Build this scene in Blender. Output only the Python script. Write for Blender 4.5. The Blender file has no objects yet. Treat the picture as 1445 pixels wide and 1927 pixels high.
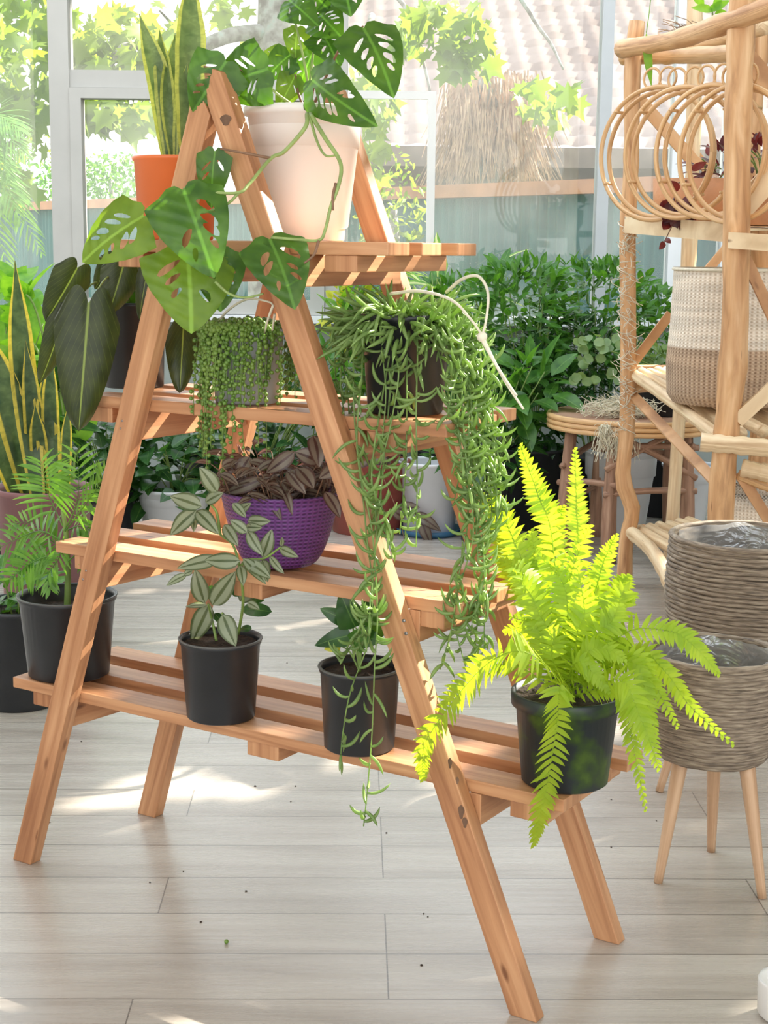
import bpy, math, random
from math import sin, cos, pi, radians, tan, sqrt
from mathutils import Vector, Matrix, noise
from mathutils.geometry import delaunay_2d_cdt
V = Vector
C = bpy.context.scene.collection
sc = bpy.context.scene
# ------------------------------------------------------------------ camera
F = 2856.4; PITCH = radians(10.015); ROLL = radians(0.667); H = 1.35; CX, CY = 722.5, 963.5
cam = bpy.data.cameras.new('camera'); co = bpy.data.objects.new('camera', cam); C.objects.link(co)
sc.camera = co
cam.sensor_fit = 'VERTICAL'; cam.sensor_height = 24.0; cam.lens = 24.0 * F / 1927.0
cam.clip_end = 200
fwd = V((0, cos(PITCH), -sin(PITCH))); up0 = V((0, sin(PITCH), cos(PITCH))); rt0 = V((1, 0, 0))
rt = rt0 * cos(ROLL) + up0 * sin(ROLL); up = up0 * cos(ROLL) - rt0 * sin(ROLL)
co.matrix_world = Matrix(((rt.x, up.x, -fwd.x, 0), (rt.y, up.y, -fwd.y, 0), (rt.z, up.z, -fwd.z, H), (0, 0, 0, 1)))
EYE = V((0, 0, H))
# ------------------------------------------------------------------ light
EXPOSURE = 0.78
SUN_E, SUN_AZ, SUN_EL = 12.0, 58, 37
w = bpy.data.worlds.new('world'); sc.world = w; w.use_nodes = True
nt = w.node_tree; bg = nt.nodes['Background']
tc = nt.nodes.new('ShaderNodeTexCoord'); sp = nt.nodes.new('ShaderNodeSeparateXYZ'); cr = nt.nodes.new('ShaderNodeValToRGB')
nt.links.new(tc.outputs['Generated'], sp.inputs[0]); nt.links.new(sp.outputs['Z'], cr.inputs[0]); nt.links.new(cr.outputs[0], bg.inputs[0])
cr.color_ramp.elements[0].position = 0.0; cr.color_ramp.elements[0].color = (1.0, 0.97, 0.92, 1)
cr.color_ramp.elements[1].position = 0.6; cr.color_ramp.elements[1].color = (0.80, 0.90, 1.0, 1)
bg.inputs[1].default_value = 1.55
sl = bpy.data.lights.new('sun', 'SUN'); so = bpy.data.objects.new('sun', sl); C.objects.link(so)
sl.energy = SUN_E; sl.angle = radians(0.4); sl.color = (1.0, 0.93, 0.80)
az, el = radians(SUN_AZ), radians(SUN_EL)
SUN = V((sin(az) * cos(el), cos(az) * cos(el), sin(el)))
so.rotation_euler = SUN.to_track_quat('Z', 'Y').to_euler(); so.location = SUN * 20
vs_ = sc.view_settings; vs_.view_transform = 'Standard'; vs_.look = 'None'; vs_.gamma = 1; vs_.use_curve_mapping = False
vs_.exposure = EXPOSURE
sc.cycles.max_bounces = 8; sc.cycles.transparent_max_bounces = 16; sc.cycles.sample_clamp_indirect = 6
sc.cycles.caustics_reflective = False; sc.cycles.caustics_refractive = False

# ------------------------------------------------------------------ pixel helpers
def ray(px, py):
    return rt * ((px - CX) / F) - up * ((py - CY) / F) + fwd
def P(px, py, Y):
    d = ray(px, py); return EYE + d * (Y / d.y)
def Pz(px, py, z=0.0):
    d = ray(px, py); return EYE + d * ((z - H) / d.z)
def mpp(p): return (V(p) - EYE).dot(fwd) / F
def proj(p):
    q = V(p) - EYE; d = q.dot(fwd); return (CX + F * q.dot(rt) / d, CY - F * q.dot(up) / d)
# plant-stand frame: u along the shelves, v to the back
SA = radians(32.3473); U = V((cos(SA), -sin(SA), 0)); W_ = V((sin(SA), cos(SA), 0))
O_ = V((-2.4266 + 1.9110 * cos(SA), 4.1926 - 1.9110 * sin(SA), 0))
def S(u, v, z): return O_ + U * u + W_ * v + V((0, 0, z))
def Pv(px, py, v):
    d = ray(px, py); o = O_ + W_ * v; t = (o - EYE).dot(W_) / d.dot(W_); return EYE + d * t
def uz(px, py, v):
    p = Pv(px, py, v) - O_; return p.dot(U), p.z
def Sp(px, v, z):
    a, b = -1.5, 3.0
    for _ in range(40):
        m = (a + b) / 2
        if proj(S(m, v, z))[0] < px: a = m
        else: b = m
    return S(a, v, z)
def Su(px, v, z): return (Sp(px, v, z) - O_).dot(U)

# ------------------------------------------------------------------ objects
def tag(o, label=None, cat=None, group=None, kind=None):
    if label: o['label'] = label
    if cat: o['category'] = cat
    if group: o['group'] = group
    if kind: o['kind'] = kind
    return o
def thing(name, loc, label, cat, group=None):
    o = bpy.data.objects.new(name, None); C.objects.link(o); o.location = loc; o.empty_display_size = .05
    return tag(o, label, cat, group)
def wloc(o):
    r = V((0, 0, 0))
    while o is not None: r += o.location; o = o.parent
    return r
class MB:
    def __init__(s): s.v = []; s.f = []; s.uv = []
    def add(s, vs, fs, uvs=None):
        b = len(s.v); s.v += [V(x) for x in vs]; s.f += [tuple(i + b for i in f) for f in fs]
        s.uv += list(uvs) if uvs else [(0.0, 0.0)] * len(vs)
        return s
    def build(s, name, mat, parent=None, smooth=True, label=None):
        off = wloc(parent)
        own = V((0, 0, 0))
        if parent is None and s.v:
            own = V((sum(p.x for p in s.v) / len(s.v), sum(p.y for p in s.v) / len(s.v), min(p.z for p in s.v)))
        me = bpy.data.meshes.new(name); me.from_pydata([tuple(p - off - own) for p in s.v], [], s.f)
        uvl = me.uv_layers.new(name='UVMap')
        idx = [0] * len(me.loops); me.loops.foreach_get('vertex_index', idx)
        flat = []
        for i in idx: flat += s.uv[i]
        uvl.data.foreach_set('uv', flat)
        if smooth: me.polygons.foreach_set('use_smooth', [True] * len(me.polygons))
        me.materials.append(mat)
        o = bpy.data.objects.new(name, me); C.objects.link(o); o.location = own
        if parent: o.parent = parent
        if label: o['label'] = label
        return o
def frame(t, n=None):
    t = t.normalized(); n = n or (V((0, 0, 1)) if abs(t.z) < .9 else V((1, 0, 0)))
    s = t.cross(n)
    if s.length < 1e-5: s = t.cross(V((.3, 1, .2)))
    s.normalize(); return t, s, s.cross(t)
def spline(pts, n):
    pts = [V(p) for p in pts]
    if len(pts) == 2: return [pts[0].lerp(pts[1], i / n) for i in range(n + 1)]
    q = [2 * pts[0] - pts[1]] + pts + [2 * pts[-1] - pts[-2]]; out = []; m = len(pts) - 1
    for i in range(n + 1):
        x = i / n * m; k = min(int(x), m - 1); t = x - k
        a, b, c, d = q[k:k + 4]
        out.append(.5 * ((2 * b) + (c - a) * t + (2 * a - 5 * b + 4 * c - d) * t * t + (3 * b - a - 3 * c + d) * t ** 3))
    return out
def tube(mb, pts, rad, n=8, cap=True, vs=1.0):
    m = len(pts); R = rad if hasattr(rad, '__len__') else [rad] * m
    s = None; vv = []; uv = []; L = 0
    for i, p in enumerate(pts):
        t = (pts[min(i + 1, m - 1)] - pts[max(i - 1, 0)])
        if t.length < 1e-9: t = V((0, 0, 1))
        t.normalize()
        if s is None: _, s, _n = frame(t)
        s = (s - t * s.dot(t)).normalized(); b = s.cross(t)
        if i: L += (pts[i] - pts[i - 1]).length
        for k in range(n):
            a = 2 * pi * k / n; vv.append(p + (s * cos(a) + b * sin(a)) * R[i]); uv.append((L, k / n))
    ff = [(i * n + k, i * n + (k + 1) % n, (i + 1) * n + (k + 1) % n, (i + 1) * n + k) for i in range(m - 1) for k in range(n)]
    if cap: ff += [tuple(range(n))[::-1], tuple(range((m - 1) * n, m * n))]
    return mb.add(vv, ff, uv)
def lathe(mb, c, prof, n=40, ell=1.0):
    vv = []; uv = []
    for j, (r, z) in enumerate(prof):
        for k in range(n):
            a = 2 * pi * k / n; vv.append(c + V((r * cos(a), r * sin(a) * ell, z))); uv.append((k / n, z))
    m = len(prof)
    ff = [(j * n + k, j * n + (k + 1) % n, (j + 1) * n + (k + 1) % n, (j + 1) * n + k) for j in range(m - 1) for k in range(n)]
    return mb.add(vv, ff, uv)
def disc(mb, c, r, n=32, bump=0.0, rng=None, rings=5):
    vv = [c.copy()]; ff = []
    for j in range(1, rings + 1):
        for k in range(n):
            a = 2 * pi * k / n; q = c + V((r * j / rings * cos(a), r * j / rings * sin(a), 0))
            if bump and j < rings: q.z += bump * (noise.noise(q * 60) + .6 * noise.noise(q * 150))
            vv.append(q)
    ff += [(0, 1 + k, 1 + (k + 1) % n) for k in range(n)]
    for j in range(1, rings):
        a0 = 1 + (j - 1) * n; b0 = 1 + j * n
        ff += [(a0 + k, b0 + k, b0 + (k + 1) % n, a0 + (k + 1) % n) for k in range(n)]
    return mb.add(vv, ff)
def hexa(mb, c8, ax=None):
    """box from 8 corners: bottom 4 (ccw), top 4; separate faces with uv = (along, across) in metres"""
    c8 = [V(c) for c in c8]
    quads = [(0, 3, 2, 1), (4, 5, 6, 7), (0, 1, 5, 4), (1, 2, 6, 5), (2, 3, 7, 6), (3, 0, 4, 7)]
    e = [(c8[1] - c8[0]), (c8[3] - c8[0]), (c8[4] - c8[0])]
    if ax is None: ax = max(range(3), key=lambda i: e[i].length)
    A = e[ax].normalized(); o = c8[0]
    for qd in quads:
        pts = [c8[i] for i in qd]; nrm = (pts[1] - pts[0]).cross(pts[2] - pts[0]).normalized()
        if abs(nrm.dot(A)) > .8:
            B = (pts[1] - pts[0]).normalized(); D = nrm.cross(B); uv = [((p - o).dot(D) * .15, (p - o).dot(B)) for p in pts]
        else:
            B = nrm.cross(A); uv = [((p - o).dot(A), (p - o).dot(B) + .37 * nrm.x + .21 * nrm.z) for p in pts]
        mb.add(pts, [(0, 1, 2, 3)], uv)
    return mb
def bevel(o, w=.003, seg=2):
    import bmesh
    bm = bmesh.new(); bm.from_mesh(o.data)
    bmesh.ops.remove_doubles(bm, verts=bm.verts, dist=1e-5)
    bmesh.ops.bevel(bm, geom=bm.edges[:] , offset=w, segments=seg, affect='EDGES', profile=.6)
    bm.to_mesh(o.data); bm.free()
    for p in o.data.polygons: p.use_smooth = False
    return o
def bar(mb, a, b, wv, hv):
    """straight bar a->b with cross vectors wv, hv (full size) centred on the axis"""
    a, b = V(a), V(b); w2, h2 = V(wv) / 2, V(hv) / 2
    return hexa(mb, [a - w2 - h2, b - w2 - h2, b + w2 - h2, a + w2 - h2, a - w2 + h2, b - w2 + h2, b + w2 + h2, a + w2 + h2], 0)
def abox(mb, x0, x1, y0, y1, z0, z1):
    return hexa(mb, [(x0, y0, z0), (x1, y0, z0), (x1, y1, z0), (x0, y1, z0), (x0, y0, z1), (x1, y0, z1), (x1, y1, z1), (x0, y1, z1)])
def prism(mb, poly, ex):
    n = len(poly); poly = [V(p) for p in poly]; ex = V(ex)
    L = max(((b - a) for a in poly for b in poly), key=lambda d: d.length).normalized()
    o = poly[0]
    def face(pts):
        nrm = (pts[1] - pts[0]).cross(pts[2] - pts[0]).normalized(); B = nrm.cross(L)
        mb.add(pts, [tuple(range(len(pts)))], [((p - o).dot(L), (p - o).dot(B) + .3 * nrm.x) for p in pts])
    face(poly); face([p + ex for p in poly][::-1])
    for i in range(n):
        j = (i + 1) % n; face([poly[j], poly[i], poly[i] + ex, poly[j] + ex])
    return mb

# ---------------- leaves
SH = {
 'ovate': lambda t: sin(pi * t ** .75) ** .8 if 0 < t < 1 else 0,
 'lance': lambda t: (sin(pi * t ** .8)) ** 1.1 if 0 < t < 1 else 0,
 'round': lambda t: sqrt(max(0, 1 - (2 * t - 1) ** 2)),
 'strap': lambda t: min(1, .55 + t * 1.5) * (1 - max(0, (t - .72) / .28) ** 1.8),
 'snake': lambda t: (.50 + .50 * sin(pi * min(1, t * 1.05))) * (1 - max(0, (t - .66) / .34) ** 2.0) * (.99),
 'heart': lambda t: (min(1, (t + .012) * 7) ** .5) * (1 - t) ** .62 * 1.02 * (1 + .15 * sin(pi * t)),
}
def ribbon(mb, pts, nrm, W, shape, fold=.15, nu=2, wave=0.0, curl=0.0):
    """leaf blade along pts. nrm = facing vector. uv.x across, uv.y along"""
    f = SH[shape] if isinstance(shape, str) else shape
    m = len(pts); vv = []; uv = []; cols = 2 * nu + 1; nn = V(nrm)
    for i, p in enumerate(pts):
        t = (pts[min(i + 1, m - 1)] - pts[max(i - 1, 0)]).normalized()
        n = nn - t * nn.dot(t)
        if n.length < 1e-4: n = frame(t)[2]
        n.normalize(); s = t.cross(n); wd = W / 2 * max(f(i / (m - 1)), .02)
        for k in range(-nu, nu + 1):
            q = k / nu
            z = fold * abs(q) * wd * 2 - curl * q * q * wd + wave * W * sin(i * 1.9 + (1 if k > 0 else 0)) * abs(q)
            vv.append(p + s * (wd * q) + n * z); uv.append(((q + 1) / 2, i / (m - 1)))
    ff = [(i * cols + k, i * cols + k + 1, (i + 1) * cols + k + 1, (i + 1) * cols + k) for i in range(m - 1) for k in range(cols - 1)]
    return mb.add(vv, ff, uv)
def leaf(mb, base, d, nrm, L, W, shape='ovate', droop=.2, fold=.12, n=6, nu=1, wave=0.0, curl=0.0):
    d = V(d).normalized(); pts = []; p = V(base); st = L / n; dd = d.copy()
    for i in range(n + 1):
        pts.append(p.copy()); dd = (dd + V((0, 0, -droop / n))).normalized(); p = p + dd * st
    return ribbon(mb, pts, nrm, W, shape, fold, nu, wave, curl)
def facing(p, rng, jit=.35, upw=.25):
    n = (EYE - V(p)).normalized() + V((rng.uniform(-jit, jit), rng.uniform(-jit, jit) * .5, rng.uniform(-jit, jit) + upw)); return n.normalized()
def pinnate(mb, pts, n, Lf, Wd, nrm, ang=70, shape='lance', droop=.4, fold=.1, seg=3, taper=None, stem=.0015, rng=None, base=0.0):
    """a frond: rachis with paired leaflets"""
    m = len(pts); taper = taper or (lambda t: max(.12, sin(pi * (t * .86 + .12)) ** .8))
    tube(mb, pts, [stem * (1 - .7 * i / (m - 1)) for i in range(m)], 4, False)
    for j in range(n):
        t = base + (1 - base) * (j + .5) / n; x = t * (m - 1); k = min(int(x), m - 2); p = pts[k].lerp(pts[k + 1], x - k)
        T = (pts[k + 1] - pts[k]).normalized(); N = V(nrm) - T * V(nrm).dot(T)
        if N.length < 1e-4: N = frame(T)[2]
        N.normalize(); Sd = T.cross(N); L = Lf * taper(t)
        for sgn in (-1, 1):
            a = radians(ang + (rng.uniform(-9, 9) if rng else 0)) * (1 - .35 * t)
            d = T * cos(a) + Sd * sgn * sin(a) + N * (rng.uniform(-.25, .25) if rng else 0)
            leaf(mb, p + T * (.0 if sgn < 0 else Wd * .4), d, N, L, Wd * (.5 + .5 * taper(t)), shape, droop, fold, seg, 1)
def blob(mb, c, r, n=8, m=5, sq=1.0):
    vv = [c + V((0, 0, r * sq))]; ff = []
    for j in range(1, m):
        th = pi * j / m
        for k in range(n):
            a = 2 * pi * k / n; vv.append(c + V((r * sin(th) * cos(a), r * sin(th) * sin(a), r * sq * cos(th))))
    vv.append(c - V((0, 0, r * sq))); L = len(vv) - 1
    ff += [(0, 1 + k, 1 + (k + 1) % n) for k in range(n)]
    for j in range(m - 2):
        a = 1 + j * n; ff += [(a + k, a + n + k, a + n + (k + 1) % n, a + (k + 1) % n) for k in range(n)]
    a = 1 + (m - 2) * n; ff += [(L, a + (k + 1) % n, a + k) for k in range(n)]
    return mb.add(vv, ff)

# ------------------------------------------------------------------ materials
M = {}
_yc = Pz(1358, 1245).y + .42; JZ = .195
def newmat(name):
    m = bpy.data.materials.new(name); m.use_nodes = True; t = m.node_tree; b = t.nodes['Principled BSDF']
    M[name] = m; return m, t, b
def N(t, typ, **kw):
    n = t.nodes.new(typ)
    for k, v in kw.items():
        if k in n.inputs: n.inputs[k].default_value = v
        else: setattr(n, k, v)
    return n
def ramp(t, fac, stops):
    r = t.nodes.new('ShaderNodeValToRGB'); e = r.color_ramp.elements
    e[0].position, e[0].color = stops[0][0], (*stops[0][1], 1); e[1].position, e[1].color = stops[-1][0], (*stops[-1][1], 1)
    for p, c in stops[1:-1]:
        x = e.new(p); x.color = (*c, 1)
    t.links.new(fac, r.inputs[0]); return r.outputs[0]
def plain(name, col, rough=.5, var=.12, scale=6, bump=0.0, bscale=60, spec=.5, stops=None, metal=0):
    m, t, b = newmat(name)
    tc = N(t, 'ShaderNodeTexCoord'); no = N(t, 'ShaderNodeTexNoise', Scale=scale, Detail=4.0); t.links.new(tc.outputs['Object'], no.inputs['Vector'])
    lo = tuple(c * (1 - var) for c in col); hi = tuple(min(1, c * (1 + var)) for c in col)
    t.links.new(ramp(t, no.outputs[0], stops or [(.3, lo), (.7, hi)]), b.inputs['Base Color'])
    b.inputs['Roughness'].default_value = rough; b.inputs['Specular IOR Level'].default_value = spec; b.inputs['Metallic'].default_value = metal
    if bump:
        n2 = N(t, 'ShaderNodeTexNoise', Scale=bscale, Detail=3.0); t.links.new(tc.outputs['Object'], n2.inputs['Vector'])
        bp = N(t, 'ShaderNodeBump', Strength=bump, Distance=.01); t.links.new(n2.outputs[0], bp.inputs['Height']); t.links.new(bp.outputs[0], b.inputs['Normal'])
    return m
def woodmat(name, c0, c1, c2, rough=.5, along=3, across=55, knots=True):
    m, t, b = newmat(name)
    uv = N(t, 'ShaderNodeUVMap'); oi = N(t, 'ShaderNodeObjectInfo')
    mp = N(t, 'ShaderNodeMapping'); mp.inputs['Scale'].default_value = (along, across, 1)
    cb = N(t, 'ShaderNodeCombineXYZ'); mu = N(t, 'ShaderNodeMath', operation='MULTIPLY'); mu.inputs[1].default_value = 37.0
    t.links.new(oi.outputs['Random'], mu.inputs[0]); t.links.new(mu.outputs[0], cb.inputs[0]); t.links.new(mu.outputs[0], cb.inputs[2])
    t.links.new(uv.outputs[0], mp.inputs['Vector']); t.links.new(cb.outputs[0], mp.inputs['Location'])
    n1 = N(t, 'ShaderNodeTexNoise', Scale=1.0, Detail=5.0, Distortion=.6); t.links.new(mp.outputs[0], n1.inputs['Vector'])
    mp2 = N(t, 'ShaderNodeMapping'); mp2.inputs['Scale'].default_value = (2.2, 9, 1); t.links.new(uv.outputs[0], mp2.inputs['Vector']); t.links.new(cb.outputs[0], mp2.inputs['Location'])
    n2 = N(t, 'ShaderNodeTexNoise', Scale=1.0, Detail=2.0); t.links.new(mp2.outputs[0], n2.inputs['Vector'])
    c = ramp(t, n1.outputs[0], [(.28, c0), (.5, c1), (.72, c2)])
    mx = N(t, 'ShaderNodeMix', data_type='RGBA', blend_type='MULTIPLY'); mx.inputs[0].default_value = 1
    c2_ = ramp(t, n2.outputs[0], [(.3, (.80, .70, .62)), (.6, (1.05, 1.03, 1.0))])
    t.links.new(c, mx.inputs[6]); t.links.new(c2_, mx.inputs[7]); out = mx.outputs[2]
    if knots:
        mp3 = N(t, 'ShaderNodeMapping'); mp3.inputs['Scale'].default_value = (4.5, 13, 1); t.links.new(uv.outputs[0], mp3.inputs['Vector']); t.links.new(cb.outputs[0], mp3.inputs['Location'])
        vo = N(t, 'ShaderNodeTexVoronoi', Scale=1.0); t.links.new(mp3.outputs[0], vo.inputs['Vector'])
        k = ramp(t, vo.outputs['Distance'], [(.04, (.28, .17, .12)), (.10, (1, 1, 1))])
        mk = N(t, 'ShaderNodeMix', data_type='RGBA', blend_type='MULTIPLY'); mk.inputs[0].default_value = .8
        t.links.new(out, mk.inputs[6]); t.links.new(k, mk.inputs[7]); out = mk.outputs[2]
    t.links.new(out, b.inputs['Base Color']); b.inputs['Roughness'].default_value = rough
    bp = N(t, 'ShaderNodeBump', Strength=.18, Distance=.004); t.links.new(n1.outputs[0], bp.inputs['Height']); t.links.new(bp.outputs[0], b.inputs['Normal'])
    return m
def leafmat(name, c0, c1, trans=.4, tcol=None, rough=.4, pattern=None, pc=None, spec=.5, scale=25):
    m, t, b = newmat(name)
    tc = N(t, 'ShaderNodeTexCoord'); no = N(t, 'ShaderNodeTexNoise', Scale=scale, Detail=2.0); t.links.new(tc.outputs['Object'], no.inputs['Vector'])
    out = ramp(t, no.outputs[0], [(.32, c0), (.68, c1)])
    uv = N(t, 'ShaderNodeUVMap'); sx = N(t, 'ShaderNodeSeparateXYZ'); t.links.new(uv.outputs[0], sx.inputs[0])
    if pattern:
        ab = N(t, 'ShaderNodeMath', operation='SUBTRACT'); ab.inputs[1].default_value = .5; t.links.new(sx.outputs[0], ab.inputs[0])
        ac = N(t, 'ShaderNodeMath', operation='ABSOLUTE'); t.links.new(ab.outputs[0], ac.inputs[0]); x = ac.outputs[0]   # 0 centre .5 edge
        def mixin(fac, col):
            nonlocal out
            mx = N(t, 'ShaderNodeMix', data_type='RGBA'); t.links.new(fac, mx.inputs[0]); t.links.new(out, mx.inputs[6]); mx.inputs[7].default_value = (*col, 1); out = mx.outputs[2]
        def rf(src, st): return ramp(t, src, [(p, (q, q, q)) for p, q in st])
        if pattern == 'rib': mixin(rf(x, [(.012, .85), (.035, 0)]), pc)
        if pattern == 'veins':
            mixin(rf(x, [(.010, 1), (.028, 0)]), pc)
            k = N(t, 'ShaderNodeMath', operation='MULTIPLY_ADD'); k.inputs[1].default_value = -1.1; t.links.new(x, k.inputs[0]); t.links.new(sx.outputs[1], k.inputs[2])
            s = N(t, 'ShaderNodeMath', operation='MULTIPLY'); s.inputs[1].default_value = 9.0; t.links.new(k.outputs[0], s.inputs[0])
            fr = N(t, 'ShaderNodeMath', operation='FRACT'); t.links.new(s.outputs[0], fr.inputs[0])
            mixin(rf(fr.outputs[0], [(0.0, .35), (.07, 0)]), pc)
        if pattern == 'silver':
            mixin(rf(x, [(.0, 0), (.06, 0), (.10, 1), (.34, 1), (.42, 0), (.5, 0)]), pc)
        if pattern == 'edge':
            mixin(rf(x, [(.33, 0), (.37, 1), (.5, 1)]), pc)
        if pattern == 'centre':
            mixin(rf(x, [(.0, 1), (.16, 1), (.22, 0)]), pc)
        if pattern in ('edge', 'band'):
            wv = N(t, 'ShaderNodeTexNoise', Scale=1.0, Detail=3.0, Distortion=1.0)
            mp = N(t, 'ShaderNodeMapping'); mp.inputs['Scale'].default_value = (2.5, 26, 1); t.links.new(uv.outputs[0], mp.inputs['Vector']); t.links.new(mp.outputs[0], wv.inputs['Vector'])
            g = ramp(t, wv.outputs[0], [(.42, (.55, .58, .5)), (.56, (1.15, 1.12, 1.1))])
            mm = N(t, 'ShaderNodeMix', data_type='RGBA', blend_type='MULTIPLY'); mm.inputs[0].default_value = .8 if pattern == 'band' else .35
            t.links.new(out, mm.inputs[6]); t.links.new(g, mm.inputs[7]); out = mm.outputs[2]
    t.links.new(out, b.inputs['Base Color']); b.inputs['Roughness'].default_value = rough; b.inputs['Specular IOR Level'].default_value = spec
    tr = N(t, 'ShaderNodeBsdfTranslucent'); hs = N(t, 'ShaderNodeMix', data_type='RGBA', blend_type='MULTIPLY'); hs.inputs[0].default_value = 1
    t.links.new(out, hs.inputs[6]); hs.inputs[7].default_value = (*(tcol or (2.2, 2.0, .9)), 1); t.links.new(hs.outputs[2], tr.inputs[0])
    ms = N(t, 'ShaderNodeMixShader'); ms.inputs[0].default_value = trans
    t.links.new(b.outputs[0], ms.inputs[1]); t.links.new(tr.outputs[0], ms.inputs[2]); t.links.new(ms.outputs[0], t.nodes['Material Output'].inputs[0])
    return m
def weave(name, ca, cb, nu, nv, rough=.8, bump=.6, dist=.006, two=None, ribs=False):
    """horizontal coiled / woven surface from uv (around, height)"""
    m, t, b = newmat(name); uv = N(t, 'ShaderNodeUVMap'); sx = N(t, 'ShaderNodeSeparateXYZ'); t.links.new(uv.outputs[0], sx.inputs[0])
    def sn(src, k, off=None):
        a = N(t, 'ShaderNodeMath', operation='MULTIPLY'); a.inputs[1].default_value = k; t.links.new(src, a.inputs[0]); o = a.outputs[0]
        if off is not None:
            s = N(t, 'ShaderNodeMath', operation='ADD'); t.links.new(o, s.inputs[0]); t.links.new(off, s.inputs[1]); o = s.outputs[0]
        c = N(t, 'ShaderNodeMath', operation='SINE'); t.links.new(o, c.inputs[0]); return c.outputs[0]
    no = N(t, 'ShaderNodeTexNoise', Scale=1.0, Detail=4.0); mp = N(t, 'ShaderNodeMapping'); mp.inputs['Scale'].default_value = (5, nv / 3, 1)
    t.links.new(uv.outputs[0], mp.inputs[0]); t.links.new(mp.outputs[0], no.inputs['Vector'])
    dz = N(t, 'ShaderNodeMath', operation='MULTIPLY'); dz.inputs[1].default_value = 4.0; t.links.new(no.outputs[0], dz.inputs[0])
    h = sn(sx.outputs[1], nv * 2 * pi, dz.outputs[0]); g = sn(sx.outputs[0], nu * 2 * pi)
    mu = N(t, 'ShaderNodeMath', operation='MULTIPLY'); t.links.new(h, mu.inputs[0]); t.links.new(g, mu.inputs[1])
    ad = N(t, 'ShaderNodeMath', operation='ADD'); t.links.new(mu.outputs[0], ad.inputs[0]); t.links.new(g if ribs else h, ad.inputs[1])
    mr = N(t, 'ShaderNodeMapRange'); mr.inputs[1].default_value = -2; mr.inputs[2].default_value = 2; t.links.new(ad.outputs[0], mr.inputs[0])
    col = ramp(t, mr.outputs[0], [(.15, ca), (.7, cb)])
    if two:
        zr = ramp(t, sx.outputs[1], [(two[0] - .003, (0, 0, 0)), (two[0] + .003, (1, 1, 1))])
        col2 = ramp(t, mr.outputs[0], [(.15, two[1]), (.7, two[2])])
        mx = N(t, 'ShaderNodeMix', data_type='RGBA'); t.links.new(zr, mx.inputs[0]); t.links.new(col, mx.inputs[6]); t.links.new(col2, mx.inputs[7]); col = mx.outputs[2]
    n3 = ramp(t, no.outputs[0], [(.3, (.75, .75, .75)), (.7, (1.15, 1.15, 1.15))]); mm = N(t, 'ShaderNodeMix', data_type='RGBA', blend_type='MULTIPLY'); mm.inputs[0].default_value = 1
    t.links.new(col, mm.inputs[6]); t.links.new(n3, mm.inputs[7]); t.links.new(mm.outputs[2], b.inputs['Base Color']); b.inputs['Roughness'].default_value = rough
    bp = N(t, 'ShaderNodeBump', Strength=bump, Distance=dist); t.links.new(mr.outputs[0], bp.inputs['Height']); t.links.new(bp.outputs[0], b.inputs['Normal'])
    return m

woodmat('pine', (.37, .165, .078), (.54, .275, .138), (.66, .375, .205), .46)
woodmat('branch_wood', (.42, .22, .10), (.68, .40, .20), (.82, .56, .33), .55, 5, 8)
woodmat('pale_branch', (.60, .42, .24), (.80, .62, .40), (.88, .74, .52), .5, 5, 8)
woodmat('brown_branch', (.20, .115, .075), (.38, .22, .15), (.50, .33, .23), .6, 5, 8)
woodmat('rattan', (.52, .30, .13), (.72, .46, .23), (.82, .58, .33), .4, 6, 4, False)
woodmat('beech', (.52, .33, .20), (.62, .41, .26), (.68, .47, .31), .4, 3, 10, False)
plain('nail', (.35, .33, .33), .35, metal=.8)
plain('white_plastic', (.80, .77, .74), .38, .04, 4)
plain('white_pot', (.74, .76, .80), .4, .05, 5)
plain('grey_plastic', (.55, .57, .58), .45, .06)
plain('orange_plastic', (.85, .20, .055), .4, .06)
plain('black_plastic', (.020, .022, .026), .38, .25, 8)
plain('black_rim', (.10, .10, .095), .4, .3, 14)
plain('mossy_pot', (.03, .04, .04), .45, stops=[(.50, (.018, .026, .032)), (.60, (.04, .08, .015)), (.75, (.12, .20, .02))], scale=14)
plain('mauve_pot', (.26, .12, .125), .55, .2)
plain('maroon_pot', (.30, .07, .05), .45, .1)
plain('terracotta', (.62, .30, .15), .7, .15, 12, .3)
plain('blue_plastic', (.05, .17, .32), .4)
plain('soil', (.045, .028, .018), .95, .6, 90, .8, 160)
plain('moss_soil', (.10, .10, .03), .95, .6, 70, .8, 120)
plain('straw', (.84, .79, .62), .7, .15, 30)
plain('twine', (.78, .72, .58), .7, .1, 60)
plain('frame_grey', (.46, .45, .42), .5, .04)
plain('frame_blue', (.50, .525, .54), .45, .04)
plain('frame_light', (.80, .82, .84), .45, .03)
plain('wall_paint', (.70, .70, .67), .8, .05)
plain('wall_green', (.30, .33, .31), .8, .08)
plain('ceiling_paint', (.80, .80, .78), .9, .02)
plain('bark', (.30, .29, .24), .9, .3, 12, .8, 25, stops=[(.35, (.16, .14, .12)), (.6, (.34, .34, .30)), (.8, (.28, .40, .36))])
plain('twig', (.22, .17, .10), .8, .2, 20)
plain('green_stem', (.20, .30, .07), .5, .2, 30)
plain('pale_stem', (.28, .38, .12), .45, .2, 30)
plain('brown_stem', (.22, .12, .07), .6, .2, 30)
plain('earth', (.20, .24, .12), .95, .4, 3)
plain('dry_straw', (.40, .27, .18), .8, .5, 9)
plain('house_wall', (.17, .13, .11), .9, .3, 3)
plain('rail_brown', (.45, .22, .12), .7, .2, 5)
weave('purple_weave', (.06, .016, .10), (.19, .055, .26), 56, 130, .45, .7, .003)
weave('wicker', (.12, .09, .065), (.34, .27, .20), 10, 62, .75, .9, .006)
weave('jute', (.30, .19, .12), (.58, .42, .29), 75, 90, .9, .9, .004, (JZ, (.62, .50, .38), (.88, .78, .66)), True)
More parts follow.
